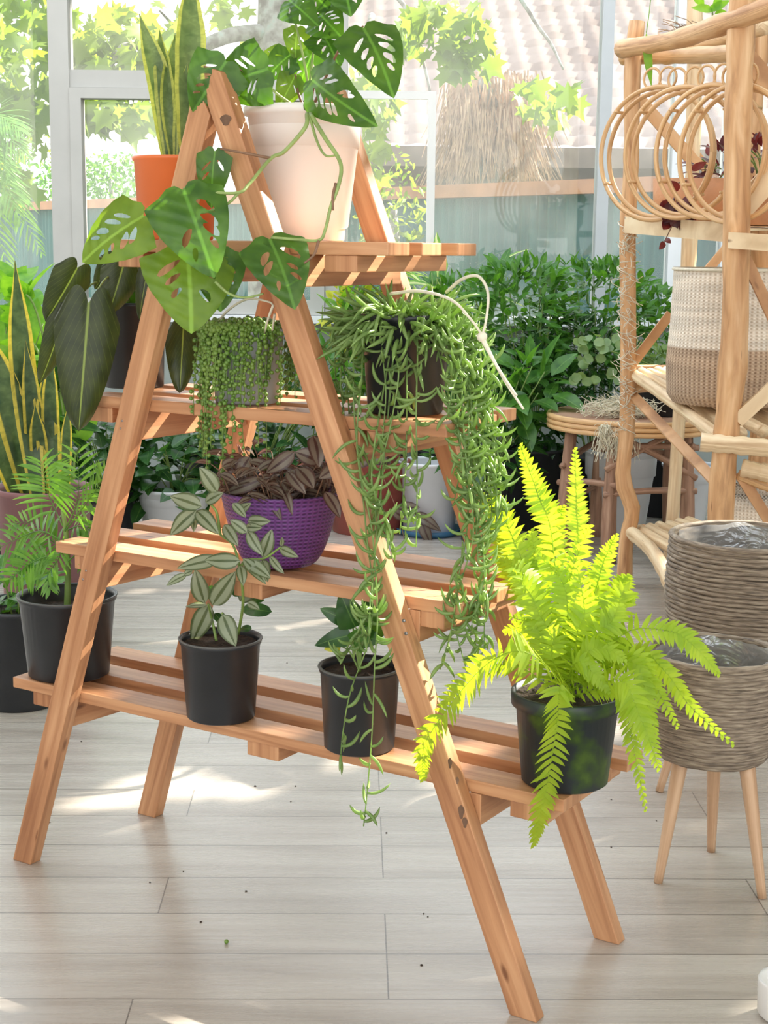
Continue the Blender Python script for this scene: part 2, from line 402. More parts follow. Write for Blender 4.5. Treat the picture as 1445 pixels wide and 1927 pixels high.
# corrugated fence
m, t, b = newmat('fence_green'); uv = N(t, 'ShaderNodeTexCoord'); no = N(t, 'ShaderNodeTexNoise', Scale=1.0, Detail=3.0)
mp = N(t, 'ShaderNodeMapping'); mp.inputs['Scale'].default_value = (6, 6, .8); t.links.new(uv.outputs['Object'], mp.inputs[0]); t.links.new(mp.outputs[0], no.inputs['Vector'])
t.links.new(ramp(t, no.outputs[0], [(.3, (.018, .10, .095)), (.7, (.04, .17, .16))]), b.inputs['Base Color']); b.inputs['Roughness'].default_value = .6
plain('roof_tile', (.7, .6, .55), .8, .3, 2, stops=[(.3, (.30, .23, .20)), (.7, (.46, .37, .33))])
# laminate floor: planks along x
m, t, b = newmat('laminate'); tcn = N(t, 'ShaderNodeTexCoord'); mp = N(t, 'ShaderNodeMapping'); mp.inputs['Rotation'].default_value = (0, 0, radians(-1.2))
t.links.new(tcn.outputs['Object'], mp.inputs[0])
br = N(t, 'ShaderNodeTexBrick'); br.offset = .37; br.offset_frequency = 3; br.squash = 1
for k, v in {'Scale': 1.0, 'Mortar Size': .0016, 'Mortar Smooth': .3, 'Bias': 0.0, 'Brick Width': 1.25, 'Row Height': .178}.items(): br.inputs[k].default_value = v
br.inputs['Color1'].default_value = (0, 0, 0, 1); br.inputs['Color2'].default_value = (1, 1, 1, 1); br.inputs['Mortar'].default_value = (.5, .5, .5, 1)
t.links.new(mp.outputs[0], br.inputs['Vector'])
mp2 = N(t, 'ShaderNodeMapping'); mp2.inputs['Scale'].default_value = (1.3, 11, 1); t.links.new(mp.outputs[0], mp2.inputs[0])
ad = N(t, 'ShaderNodeVectorMath', operation='ADD'); t.links.new(mp2.outputs[0], ad.inputs[0])
sm = N(t, 'ShaderNodeVectorMath', operation='SCALE'); sm.inputs['Scale'].default_value = 7.0; t.links.new(br.outputs['Color'], sm.inputs[0]); t.links.new(sm.outputs[0], ad.inputs[1])
n1 = N(t, 'ShaderNodeTexNoise', Scale=1.0, Detail=6.0, Distortion=.8); t.links.new(ad.outputs[0], n1.inputs['Vector'])
c1 = ramp(t, n1.outputs[0], [(.25, (.34, .295, .255)), (.45, (.45, .40, .35)), (.7, (.52, .475, .42))])
mp4 = N(t, 'ShaderNodeMapping'); mp4.inputs['Scale'].default_value = (4, 120, 1); t.links.new(mp.outputs[0], mp4.inputs[0])
n4 = N(t, 'ShaderNodeTexNoise', Scale=1.0, Detail=3.0); t.links.new(mp4.outputs[0], n4.inputs['Vector'])
g4 = ramp(t, n4.outputs[0], [(.3, (.965, .965, .965)), (.7, (1.02, 1.02, 1.02))])
mq = N(t, 'ShaderNodeMix', data_type='RGBA', blend_type='MULTIPLY'); mq.inputs[0].default_value = 1; t.links.new(c1, mq.inputs[6]); t.links.new(g4, mq.inputs[7])
pv = ramp(t, br.outputs['Color'], [(0, (.94, .93, .92)), (1, (1.06, 1.05, 1.03))]); mr_ = N(t, 'ShaderNodeMix', data_type='RGBA', blend_type='MULTIPLY'); mr_.inputs[0].default_value = 1
t.links.new(mq.outputs[2], mr_.inputs[6]); t.links.new(pv, mr_.inputs[7])
mo = N(t, 'ShaderNodeMix', data_type='RGBA'); t.links.new(br.outputs['Fac'], mo.inputs[0]); t.links.new(mr_.outputs[2], mo.inputs[6]); mo.inputs[7].default_value = (.16, .135, .115, 1)
t.links.new(mo.outputs[2], b.inputs['Base Color']); b.inputs['Roughness'].default_value = .30
b.inputs['Specular IOR Level'].default_value = .75; rr = ramp(t, n4.outputs[0], [(.3, (.22, .22, .22)), (.7, (.33, .33, .33))]); t.links.new(rr, b.inputs['Roughness'])
bp = N(t, 'ShaderNodeBump', Strength=.12, Distance=.002); t.links.new(n4.outputs[0], bp.inputs['Height']); t.links.new(bp.outputs[0], b.inputs['Normal'])
# glass with a dusty film
m, t, b = newmat('glass'); t.nodes.remove(b)
tr = N(t, 'ShaderNodeBsdfTransparent'); gl = N(t, 'ShaderNodeBsdfGlossy', Roughness=.02); tl = N(t, 'ShaderNodeBsdfTranslucent'); tl.inputs[0].default_value = (1, 1, 1, 1)
fz = N(t, 'ShaderNodeFresnel', IOR=1.45); m1 = N(t, 'ShaderNodeMixShader'); m2 = N(t, 'ShaderNodeMixShader')
t.links.new(fz.outputs[0], m1.inputs[0]); t.links.new(tr.outputs[0], m1.inputs[1]); t.links.new(gl.outputs[0], m1.inputs[2])
tcn = N(t, 'ShaderNodeTexCoord'); no = N(t, 'ShaderNodeTexNoise', Scale=2.2, Detail=5.0); t.links.new(tcn.outputs['Object'], no.inputs['Vector'])
dst = ramp(t, no.outputs[0], [(.35, (.03, .03, .03)), (.75, (.10, .10, .10))]); t.links.new(dst, m2.inputs[0])
t.links.new(m1.outputs[0], m2.inputs[1]); t.links.new(tl.outputs[0], m2.inputs[2]); t.links.new(m2.outputs[0], t.nodes['Material Output'].inputs[0])
# clear plastic film
m, t, b = newmat('clear_film'); t.nodes.remove(b)
tr = N(t, 'ShaderNodeBsdfTransparent'); gl = N(t, 'ShaderNodeBsdfGlossy', Roughness=.18); gl.inputs[0].default_value = (.9, .95, 1, 1)
tcn = N(t, 'ShaderNodeTexCoord'); no = N(t, 'ShaderNodeTexNoise', Scale=18, Detail=3.0, Distortion=1.5); t.links.new(tcn.outputs['Object'], no.inputs['Vector'])
bp = N(t, 'ShaderNodeBump', Strength=.5, Distance=.02); t.links.new(no.outputs[0], bp.inputs['Height']); t.links.new(bp.outputs[0], gl.inputs['Normal'])
m1 = N(t, 'ShaderNodeMixShader'); m1.inputs[0].default_value = .30; t.links.new(tr.outputs[0], m1.inputs[1]); t.links.new(gl.outputs[0], m1.inputs[2]); df = N(t, 'ShaderNodeBsdfTranslucent'); df2 = N(t, 'ShaderNodeBsdfDiffuse'); ma = N(t, 'ShaderNodeMixShader'); t.links.new(df.outputs[0], ma.inputs[1]); t.links.new(df2.outputs[0], ma.inputs[2]); m2 = N(t, 'ShaderNodeMixShader'); m2.inputs[0].default_value = .34; t.links.new(m1.outputs[0], m2.inputs[1]); t.links.new(ma.outputs[0], m2.inputs[2]); t.links.new(m2.outputs[0], t.nodes['Material Output'].inputs[0])

leafmat('lf_monstera', (.035, .105, .014), (.07, .17, .02), .36, (2.3, 2.2, .6), .35, 'rib', (.12, .30, .05))
leafmat('lf_monstera_light', (.12, .23, .02), (.17, .29, .03), .38, (1.8, 1.7, .5), .4, 'rib', (.27, .48, .08))
leafmat('lf_philo', (.022, .034, .014), (.045, .062, .020), .30, (2.4, 2.2, .5), .38, 'veins', (.22, .30, .08))
leafmat('lf_snake', (.035, .075, .035), (.10, .16, .07), .22, None, .4, 'edge', (.62, .52, .08))
leafmat('lf_snake_band', (.10, .17, .06), (.22, .30, .12), .30, (1.8, 1.8, .8), .4, 'edge', (.52, .55, .14))
leafmat('lf_banana', (.18, .29, .09), (.30, .43, .15), .35, (2.0, 1.9, .5), .33)
leafmat('lf_pearl', (.14, .27, .045), (.24, .36, .07), .25, (1.8, 1.7, .5), .28, None, None, .6)
leafmat('lf_fern', (.30, .47, .03), (.42, .58, .045), .5, (1.6, 1.4, .5), .5)
leafmat('lf_silver', (.075, .11, .045), (.12, .15, .06), .3, (1.6, 1.5, .9), .35, 'silver', (.29, .34, .23))
leafmat('lf_purple', (.05, .025, .025), (.10, .055, .04), .28, (2.6, 1.2, 1.2), .3, 'silver', (.17, .15, .11))
leafmat('lf_red', (.07, .018, .026), (.15, .04, .035), .35, (2.6, .8, .6), .35)
leafmat('lf_dark', (.022, .075, .022), (.05, .14, .035), .3, (2.2, 2.2, .7), .25, 'rib', (.12, .25, .07))
leafmat('lf_mid', (.05, .16, .03), (.11, .27, .05), .4, (2.1, 2.0, .6), .28, 'rib', (.2, .4, .1))
leafmat('lf_bright', (.14, .36, .04), (.26, .50, .06), .45, (1.8, 1.7, .5), .35)
leafmat('lf_stripe', (.16, .36, .08), (.24, .46, .10), .4, None, .4, 'centre', (.75, .80, .40))
leafmat('lf_palm', (.08, .20, .035), (.17, .36, .06), .4, (2.0, 1.9, .5), .35)
leafmat('lf_maple', (.11, .21, .045), (.24, .33, .04), .5, (1.7, 1.6, .6), .5, None, None, .3, .6)
leafmat('lf_yellow', (.55, .58, .04), (.7, .7, .08), .4, (1.3, 1.2, .5), .5)
leafmat('lf_sage', (.14, .24, .09), (.24, .34, .14), .3, (1.8, 1.8, .8), .4)

# ------------------------------------------------------------------ room
WY = 8.3
def struct(name, mb, mat, smooth=False, parent=None):
    o = mb.build(name, M[mat], parent, smooth); 
    if parent is None: tag(o, kind='structure')
    return o
struct('floor', abox(MB(), -5.5, 5.5, -1.5, WY + .1, -.12, 0), 'laminate')
struct('ceiling', abox(MB(), -5.5, 5.5, -1.5, 3.8, 3.35, 3.5), 'ceiling_paint')
SILL = P(450, 592, WY).z
struct('wall_back', abox(MB(), -5.5, 5.5, WY, WY + .14, 0, SILL - .04), 'wall_green')
struct('trim_1', abox(MB(), -5.5, 5.5, WY - .07, WY + .16, SILL - .04, SILL), 'frame_light')
struct('wall_left', abox(MB(), -5.64, -5.5, -1.5, WY + .14, 0, 3.5), 'wall_paint')
struct('wall_right', abox(MB(), 5.5, 5.64, -1.5, WY + .14, 0, 3.5), 'wall_paint')
struct('trim_2', abox(MB(), -5.5, 5.5, WY, WY + .14, 3.2, 3.5), 'frame_grey')
def X(px, py=450): return P(px, py, WY).x
def Z(py, px=500): return P(px, py, WY).z
def window(i, x0, x1, posts, mat, panes, zt=3.2, extra=()):
    root = abox(MB(), posts[0][0], posts[0][1], WY - .02, WY + .11, SILL, zt)
    for a, b_ in posts[1:]: abox(root, a, b_, WY - .02, WY + .11, SILL, zt)
    for e in extra: abox(root, *e)
    o = root.build('window_%d' % i, M[mat], None, False); tag(o, kind='structure')
    for (a, b_, z0, z1) in panes:
        abox(MB(), a, b_, WY + .045, WY + .051, z0, z1).build('pane', M['glass'], o, False)
    return o
zt = 3.2
ztr0, ztr1 = Z(165, 200), Z(132, 200)
# left light beyond the post
x_p0, x_p1 = X(101), X(138)
window(1, 0, 0, [(-5.5, -5.4), (-3.6, -3.5)], 'frame_grey', [(-5.4, -3.6, SILL, zt), (-3.5, x_p0, SILL, zt)])
# window with transom and opening sash
xi = X(156); xq0, xq1 = X(614, 100), X(655, 100)
fr = MB(); 
o = window(2, 0, 0, [(x_p0, x_p1), (xq0, xq1)], 'frame_grey', [(x_p1, xq0, ztr1, zt), (X(160), xq0 - .08, SILL + .08, Z(186, 200))],
       extra=[(x_p1, xq0, WY - .01, WY + .10, ztr0, ztr1)])
s = MB(); zs1 = Z(186, 200)
abox(s, x_p1 + .003, X(160), WY - .035, WY + .07, SILL + .003, ztr0 - .003); abox(s, xq0 - .08, xq0 - .003, WY - .035, WY + .07, SILL + .003, ztr0 - .003)
abox(s, X(160), xq0 - .08, WY - .035, WY + .07, zs1, ztr0 - .003); abox(s, X(160), xq0 - .08, WY - .035, WY + .07, SILL + .003, SILL + .08)
s.build('window_sash', M['frame_grey'], o, False)
# big fixed light, with a small sash standing open outside it
xr0, xr1 = X(1128, 200), X(1150, 200)
o = window(3, 0, 0, [(xr0, xr1)], 'frame_blue', [(xq1, xr0, SILL, zt)])
s = MB(); YS = WY + .75
def osx(px): return P(px, 300, YS).x
def osz(py): return P(750, py, YS).z
abox(s, osx(804), osx(819), YS, YS + .04, osz(470), osz(171)); abox(s, osx(640), osx(804), YS, YS + .04, osz(186), osz(171))
s.build('window_sash', M['frame_light'], o, False)
xs0, xs1 = X(1268, 200), X(1300, 200)
o = window(4, 0, 0, [(xs0, xs1), (X(1368, 200), X(1385, 200)), (5.4, 5.5)], 'frame_light', [(xr1, xs0, SILL, zt), (xs1, X(1368, 200), SILL, zt), (X(1385, 200), 5.4, SILL, zt)])
# ------------------------------------------------------------------ outside
tag(abox(MB(), -40, 40, WY + .2, 60, -.3, -.15).build('ground', M['earth'], None, False), kind='structure')
YR, YL = 10.9, 20.0
fa = P(20, 398, YL); fb = P(1130, 352, YR); ftop = (fa.z + fb.z) / 2
fd = V((fb.x - fa.x, fb.y - fa.y, 0)); fl = fd.length; fd.normalize(); fn = V((-fd.y, fd.x, 0))
mb = MB(); vv = []; A0 = V((fa.x, fa.y, 0)) - fd * 6; LL = fl + 6 + 6; nn_ = 900
for i in range(nn_ + 1):
    s_ = LL * i / nn_; off = fn * (.018 * sin(s_ * 2 * pi / .10)); q = A0 + fd * s_ + off
    vv += [q + V((0, 0, -.14)), q + V((0, 0, ftop))]
mb.add(vv, [(2 * i, 2 * i + 2, 2 * i + 3, 2 * i + 1) for i in range(nn_)])
fen = thing('garden_fence', A0 + V((0, 0, -.14)), 'teal green corrugated metal fence outside the window', 'fence'); mb.build('panel', M['fence_green'], fen)
r = MB(); bar(r, A0 - fn * .05 + V((0, 0, ftop + .03)), A0 + fd * LL - fn * .05 + V((0, 0, ftop + .03)), fn * .09, V((0, 0, .10))); r.build('top_rail', M['rail_brown'], fen, False)
# house
hy = 19.0; hz = P(900, 292, hy).z
hs = thing('neighbour_house', (3, hy, -.15), 'neighbouring house with pale tiled roof beyond the fence', 'house')
abox(MB(), P(560, 300, hy).x, 14, hy + .5, hy + 9, -.15, hz + .1).build('wall', M['house_wall'], hs, False)
mb = MB(); rows, cols = 26, 260; x0h, x1h = P(540, 300, hy).x, 14.5; vv = []; sl_ = .42
for j in range(rows):
    for e in (0, 1):
        yy = hy + (j + e) * .36; zz = hz + (j + e) * .36 * sl_ + (.0 if e else .11)
        for i in range(cols + 1):
            xx = x0h + (x1h - x0h) * i / cols; vv.append(V((xx, yy, zz + .014 * sin(xx * 2 * pi / .30))))
ff = []
for j in range(2 * rows - 1):
    ff += [(j * (cols + 1) + i, j * (cols + 1) + i + 1, (j + 1) * (cols + 1) + i + 1, (j + 1) * (cols + 1) + i) for i in range(cols)]
mb.add(vv, ff); mb.build('roof', M['roof_tile'], hs)
abox(MB(), x0h, x1h, hy - .04, hy, hz - .14, hz + .10).build('gutter', M['house_wall'], hs, False)

def mapleleaf(mb, c, d, n, L):
    d = d.normalized(); n = (n - d * n.dot(d)).normalized(); s = d.cross(n)
    pr = [(0, 0), (.30, -.12), (.22, .12), (.62, .18), (.42, .34), (.56, .62), (.24, .56), (.12, .72), (0, 1.05)]
    pts = pr + [(-x, y) for x, y in pr[-2:0:-1]]
    vv = [c + d * (y * L) + s * (x * L) - n * (abs(x) * .25 * L) for x, y in pts] + [c + d * (.35 * L)]
    k = len(pts); mb.add(vv, [(i, (i + 1) % k, k) for i in range(k)])
def cloud(mb, c, r, n, L, rng, kind='maple', hang=.5):
    for _ in range(n):
        while True:
            q = V((rng.uniform(-1, 1), rng.uniform(-1, 1), rng.uniform(-1, 1)))
            if q.length < 1: break
        p = c + V((q.x * r[0], q.y * r[1], q.z * r[2])); d = V((rng.uniform(-1, 1), rng.uniform(-1, 1), rng.uniform(-1, .4) - hang)); nn = V((rng.uniform(-1, 1), rng.uniform(-1, 1), rng.uniform(-.3, 1)))
        l = L * rng.uniform(.6, 1.15)
        if kind == 'maple': mapleleaf(mb, p, d, nn, l)
        else: leaf(mb, p, d, nn, l, l * .42, 'ovate', .3, .1, 3)
rng = random.Random(5)
mt = thing('maple_tree', (P(525, 100, 13).x, 13.0, -.15), 'large maple tree with mossy trunk close outside the window', 'tree')
tb = P(525, 60, 13); base = V((tb.x - .1, 13, -.15))
b0 = MB(); tube(b0, spline([base, V((tb.x - .03, 13, 1.4)), P(522, 180, 13), P(524, 40, 13), P(530, -200, 13), P(560, -700, 13)], 30), [.23 - .003 * i + .012 * noise.noise(V((i * .7, 0, 0))) for i in range(31)], 14); b0.build('trunk', M['bark'], mt)
BR = [[(520, 60), (440, 65), (380, 85), (300, 90), (240, 85), (200, 130), (180, 165)], [(380, 85), (340, 60), (300, 20)], [(240, 85), (215, 120), (250, 165)],
      [(540, -60), (680, -40), (760, 10), (800, 130), (815, 210)], [(700, 30), (690, 60), (660, 120)], [(300, -60), (150, -30), (20, 20), (5, 80)], [(530, -120), (900, -60), (1020, 60), (1060, 130)]]
for bl in BR:
    g = MB(); pts = spline([P(x, y, 13 - .25 * k) for k, (x, y) in enumerate(bl)], 20); r0 = .07 if bl is BR[0] else .03
    tube(g, pts, [r0 * (1 - .75 * i / 20) for i in range(21)], 8); g.build('branch', M['bark'], mt)
CL = [((40, 90), 12, (.42, .8, .7), 190), ((30, 280), 12, (.3, .6, .45), 60), ((215, 95), 12, (.45, .5, .3), 150), ((310, 70), 12.3, (.3, .5, .3), 34), ((215, 212), 11.6, (.30, .3, .14), 46), ((690, 190), 12, (.22, .4, .35), 34),
      ((835, 45), 11.4, (.40, .4, .24), 60), ((880, 120), 11.6, (.22, .3, .20), 22), ((700, 260), 11.0, (.16, .2, .3), 18), ((1040, 180), 11.0, (.28, .3, .16), 18), ((440, 30), 13, (.25, .5, .2), 16)]
fo = MB()
for (px, py), Y, r, n in CL: cloud(fo, P(px, py, Y), r, n, .19, rng)
# spots where the added, unseen leaf canopy is left open to the sun
TG = [(Pv(x, y, .12), .10) for x, y in ((985, 880), (1083, 880), (1085, 960), (935, 960), (960, 1030), (1040, 1040), (1010, 1100), (1110, 1120), (1160, 1030), (1060, 1180))]
TG += [(Pv(x, y, .1), .06) for x, y in ((915, 760), (905, 840), (920, 910), (935, 800))] + [(Pv(740, 430, .37), .07), (Pv(715, 350, .37), .06), (Pv(985, 1200, .37), .06), (Pv(700, 900, .01), .045), (Pv(722, 980, .01), .05), (Pv(745, 1060, .01), .045)]
TG += [(Sp(290, .06, .73), .11), (Sp(230, .06, .73), .05), (Pv(240, 930, .02), .035), (Pv(178, 1170, .02), .045), (Pv(255, 1080, .2), .05), (Pv(760, 470, .05), .05), (Pv(830, 470, .2), .05), (Pv(885, 465, .3), .05), (Pv(955, 780, .3), .07), (Pv(340, 750, .1), .06), (Pv(560, 750, .1), .04)]
TG += [(Pv(200, 440, -.1), .06), (Pv(500, 490, -.04), .035), (Pv(320, 560, -.07), .05), (Pv(580, 60, .15), .05), (Pv(300, 830, .1), .04), (Pv(340, 560, -.07), .06)]
TG += [(P(1190, y, 5.9), .07) for y in (130, 300, 500, 700, 950)] + [(P(x, y, Y), .13) for x, y, Y in ((1250, 780, 5.2), (1270, 1060, 5.4))]
TG += [(P(x, y, Y), .24) for x, y, Y in ((960, 560, 7.3), (1080, 560, 7.2), (1130, 650, 7), (1010, 640, 7.2), (1230, 620, 7.2), (820, 470, 7.4), (1100, 760, 6.4), (30, 620, 7), (130, 760, 6.8), (620, 620, 7.4), (700, 600, 7.4), (1150, 790, 6.0))]
TG += [(P(x, y, Y), .06) for x, y, Y in ((1380, 450, 4.6), (1400, 700, 4.6), (1360, 900, 4.6))] + [(P(x, y, Y), .35) for x, y, Y in ((920, 600, 7.3), (1050, 500, 7.3), (1150, 500, 7.2), (850, 500, 7.3), (1000, 700, 7.2))]
TG += [(Pv(x, y, v), .07) for x, y, v in ((720, 350, .37), (732, 410, .37), (975, 1170, .37), (992, 1230, .37), (480, 300, 0), (560, 480, 0), (215, 1000, .02), (255, 880, .02), (155, 1230, .02), (715, 950, 0), (735, 1020, 0), (760, 1100, 0))]
TG += [(Pv(x, y, .1), .10) for x, y in ((900, 880), (915, 980), (890, 760), (925, 820))]
TG += [(P(x, y, 8.3), .5) for x, y in ((980, 200), (740, 300), (1060, 400), (1200, 200), (200, 250), (0, 300), (450, 300))]
TG += [(Pz(1210, 1180), .14), (Pz(1000, 1500), .05)]
TG = [(q, rr if rr > .095 else rr * .5 + .045) for q, rr in TG]
fo.build('foliage', M['lf_maple'], mt)
st_ = thing('added_shade_canopy', (8.6, 10.2, -.15), 'added unseen leaf canopy that blocks the sun, with gaps for sun patches', 'tree')  # invented canopy, set across the sun's path to shade the room
g = MB(); tube(g, spline([V((8.6, 10.2, -.15)), V((8.5, 10.1, 3)), V((8.2, 9.6, 7))], 12), [.2 - .01 * i for i in range(13)], 10); g.build('trunk', M['bark'], st_)  # trunk added only to carry the unseen canopy
ca, cbx = frame(SUN)[1:]; cc0 = V((.5, 4.4, .8)) + SUN * 10.5; fo = MB(); st8 = .21
for i in range(-23, 24):
    for j in range(-21, 22):
        for k in range(4):
            p = cc0 + ca * (i + rng.random()) * st8 + cbx * (j + rng.random()) * st8 + SUN * rng.uniform(-.5, .5)
            if abs(p.x) < .30 * p.y + .3 and p.z < 3.2 + .17 * p.y: continue
            if p.x < 5.9 and p.y < 8.8: continue
            if any(((p - q) - SUN * (p - q).dot(SUN)).length < rr + .06 for q, rr in TG): continue
            nn = SUN + V((rng.uniform(-.4, .4), rng.uniform(-.4, .4), rng.uniform(-.4, .4))); mapleleaf(fo, p, V((rng.uniform(-1, 1), rng.uniform(-1, 1), rng.uniform(-1, 1))), nn, rng.uniform(.24, .34))
fo.build('foliage', M['lf_maple'], st_)  # leaf screen shaped for the light: blocks the sun except at the gaps

# dry hanging palm skirt
dp = thing('dry_palm', (P(930, 300, 13.2).x, 13.2, -.15), 'dry brown palm skirt of hanging dead straw outside the window', 'palm')
g = MB(); tube(g, spline([V((P(930, 300, 13.2).x, 13.2, -.15)), P(925, 360, 13.2), P(920, 150, 13.2)], 12), .12, 10); g.build('trunk', M['bark'], dp)
g = MB()
for i in range(900):
    a = rng.uniform(0, 1); x0 = 850 + 150 * a + rng.uniform(-25, 25); y0 = rng.uniform(130, 270); ln = rng.uniform(70, 170); Y = 13.2 + rng.uniform(-.3, .3)
    dx = (a - .5) * 50 + rng.uniform(-30, 30); yb = min(y0 + ln, 352 + rng.uniform(-10, 8))
    p0, p1, p2 = P(x0, y0, Y), P(x0 + dx * .4, (y0 + yb) / 2 - 5, Y - .03), P(x0 + dx, yb, Y - .05 + rng.uniform(-.05, .05))
    ribbon(g, spline([p0, p1, p2], 4), V((rng.uniform(-1, 1), -1, rng.uniform(-.4, .4))), rng.uniform(.008, .020), lambda t: 1 - .6 * t, 0, 1)
g.build('dead_fronds', M['dry_straw'], dp)
def outtree(name, label, px, pyb, Y, r, n, L, kind='leaf', mat='lf_mid'):
    c = P(px, pyb, Y); o = thing(name, (c.x, Y, -.15), label, 'tree' if name.endswith('tree') else 'shrub')
    g = MB(); tube(g, spline([V((c.x, Y, -.15)), V((c.x + .05, Y, c.z * .5)), c], 8), [.07 - .005 * i for i in range(9)], 7); g.build('trunk', M['bark'], o)
    g = MB(); cloud(g, c, r, n, L, rng, kind, .1); g.build('foliage', M[mat], o)
outtree('garden_tree', 'small rounded tree seen through the left sash window', 208, 338, 21, (.62, .5, .40), 900, .10)
outtree('garden_shrub', 'leafy shrub above the fence at the far left edge', 60, 360, 22, (.7, .5, .5), 700, .11)
outtree('garden_shrub', 'small shrub at the foot of the fence behind the white pot', 740, 395, 11.7, (.28, .2, .5), 300, .08, 'leaf', 'lf_maple')
op = thing('garden_palm', (P(-60, 300, 10.5).x, 10.5, -.15), 'green palm reaching in at the far left outside', 'palm')
g = MB(); tube(g, spline([V((P(-60, 300, 10.5).x, 10.5, -.15)), P(-60, 280, 10.5)], 6), .06, 8); g.build('trunk', M['bark'], op)
for tx, ty in ((45, 250), (55, 300), (40, 420), (80, 480), (20, 340), (30, 560)):
    g = MB(); pts = spline([P(-60, 280, 10.5), P((tx - 60) / 2 - 10, (280 + ty) / 2 - 50, 10.4), P(tx, ty, 10.3)], 10); pinnate(g, pts, 26, .26, .016, V((0, -.6, 1)), 55, 'strap', .5, rng=rng); g.build('frond', M['lf_palm'], op)

# ------------------------------------------------------------------ plant stand
base_c = S(.62, .18, 0)
st = thing('plant_stand', base_c, 'orange pine ladder plant stand with four slatted shelves', 'plant stand')
LEG = {'FL': (0.0, .3296), 'FR': (1.2382, -.4194), 'BL': (.0425, .298), 'BR': (1.2355, -.4104)}
wf, tf, D = .0538, .0316, .3622
ZS = [.4079, .7262, 1.0419, 1.353]; vs0, psl, ws, ts = .0330, .1267, .0715, .0235
def legpoly(k):
    ub, m_ = LEG[k]; v = 0 if k[0] == 'F' else D
    if k[1] == 'L': tz, tz2 = 1.640, 1.578
    else: tz, tz2 = 1.60, 1.668
    pts = [(ub, 0), (ub + wf, 0), (ub + wf + m_ * tz2, tz2), (ub + m_ * tz, tz)]
    if k[1] == 'R': pts = [(ub, 0), (ub + wf, 0), (ub + wf + m_ * 1.655, 1.655), (ub + .02 + m_ * 1.668, 1.668), (ub + m_ * 1.597, 1.597)]
    return [S(a, v, z) for a, z in pts], W_ * tf
LEGO = {}
for k in LEG:
    poly, ex = legpoly(k); g = MB(); prism(g, poly, ex); LEGO[k] = bevel(g.build('leg', M['pine'], st, False), .0025)
def slatbox(u0, u1, v0, v1, z0, z1, name='slat', lab=None):
    g = MB(); hexa(g, [S(u0, v0, z0), S(u1, v0, z0), S(u1, v1, z0), S(u0, v1, z0), S(u0, v0, z1), S(u1, v0, z1), S(u1, v1, z1), S(u0, v1, z1)], 0 if (u1 - u0) > (v1 - v0) else 1)
    return bevel(g.build(name, M['pine'], st, False, lab), .0022)
ENDS = [[(24, 1061), (None, 1121), (None, 1181)], [(104, 871), (None, 935), (249.6, 985)], [(158, 841), (None, 900), (298, 939)], [(208, 731), (None, 794), (None, 862)]]
UE = []
for k in range(4):
    row = []; z = ZS[k]
    for j in range(3):
        v = vs0 + j * psl; l, r_ = ENDS[k][j]
        ul = Su(l, v, z) if l is not None else row[0][0] + .004 * j
        ur = Su(r_, v, z); row.append((ul, ur)); slatbox(ul, ur, v, v + ws, z - ts, z)
    UE.append(row)
def batten(px0, px1, k, hgt=.030):
    z = ZS[k] - ts; a, b_ = Su(px0, vs0 + .004, z), Su(px1, vs0 + .004, z)
    slatbox(a, b_, vs0 + .004, vs0 + 2 * psl + ws - .004, z - hgt, z - .0002, 'batten')
for a, b_, k in ((62, 118, 0), (465, 524, 0), (960, 1030, 0), (140, 190, 1), (440, 493, 1), (787, 836, 1), (160, 211, 2), (690, 745, 2), (222, 269, 3), (610, 672, 3)): batten(a, b_, k)
for k in range(4):
    z1 = ZS[k] - ts - .0005; z0 = z1 - .058
    for side in ('L', 'R'):
        ubf, mf = LEG['F' + side]; ubb, mb_ = LEG['B' + side]; zc = (z0 + z1) / 2; hgt_ = .031 if side == 'L' else .031
        # rail sits between the front and the back leg
        uf = ubf + mf * z0 + (wf - .028 if side == 'L' else wf - .026); ub_ = ubb + mb_ * z0 + (wf - .028 if side == 'L' else wf - .026)
        g = MB(); e = U * .024
        lo0, lo1 = S(uf, tf + .0005, z0), S(ub_, D - .0005, z0); hi = V((0, 0, z1 - z0))
        hexa(g, [lo0, lo1, lo1 + e, lo0 + e, lo0 + hi, lo1 + hi, lo1 + e + hi, lo0 + e + hi], 0)
        bevel(g.build('rail', M['pine'], st, False), .002)
for (px, py, v) in ((764, 1192, 0), (760, 1168, 0), (162, 1074, 0), (156, 1090, 0), (230, 792, 0), (227, 806, 0)):
    g = MB(); c = Pv(px, py, v); tube(g, [c + W_ * .001, c - W_ * .0012], .0032 if px > 500 else .002, 10); g.build('nail', M['nail'], LEGO['FR' if px > 500 else 'FL'])

plain('knot', (.16, .085, .05), .7, .3, 60)
for px, py, v, a, b_ in ((425, 226, 0, .012, .010), (847, 1436, 0, .004, .010), (861, 1469, 0, .003, .007), (868, 1528, 0, .006, .013), (875, 1548, 0, .005, .010), (702, 1362, 0, .003, .002)):
    c = Pv(px, py, v) - W_ * .0006; g = MB(); vv = [c] + [c + U * (a * cos(t_) * (1 + .25 * sin(3 * t_))) + V((0, 0, b_ * sin(t_))) for t_ in [2 * pi * i / 16 for i in range(16)]]
    g.add(vv, [(0, 1 + i, 1 + (i + 1) % 16) for i in range(16)]); g.build('knot', M['knot'], LEGO['FR'], False)
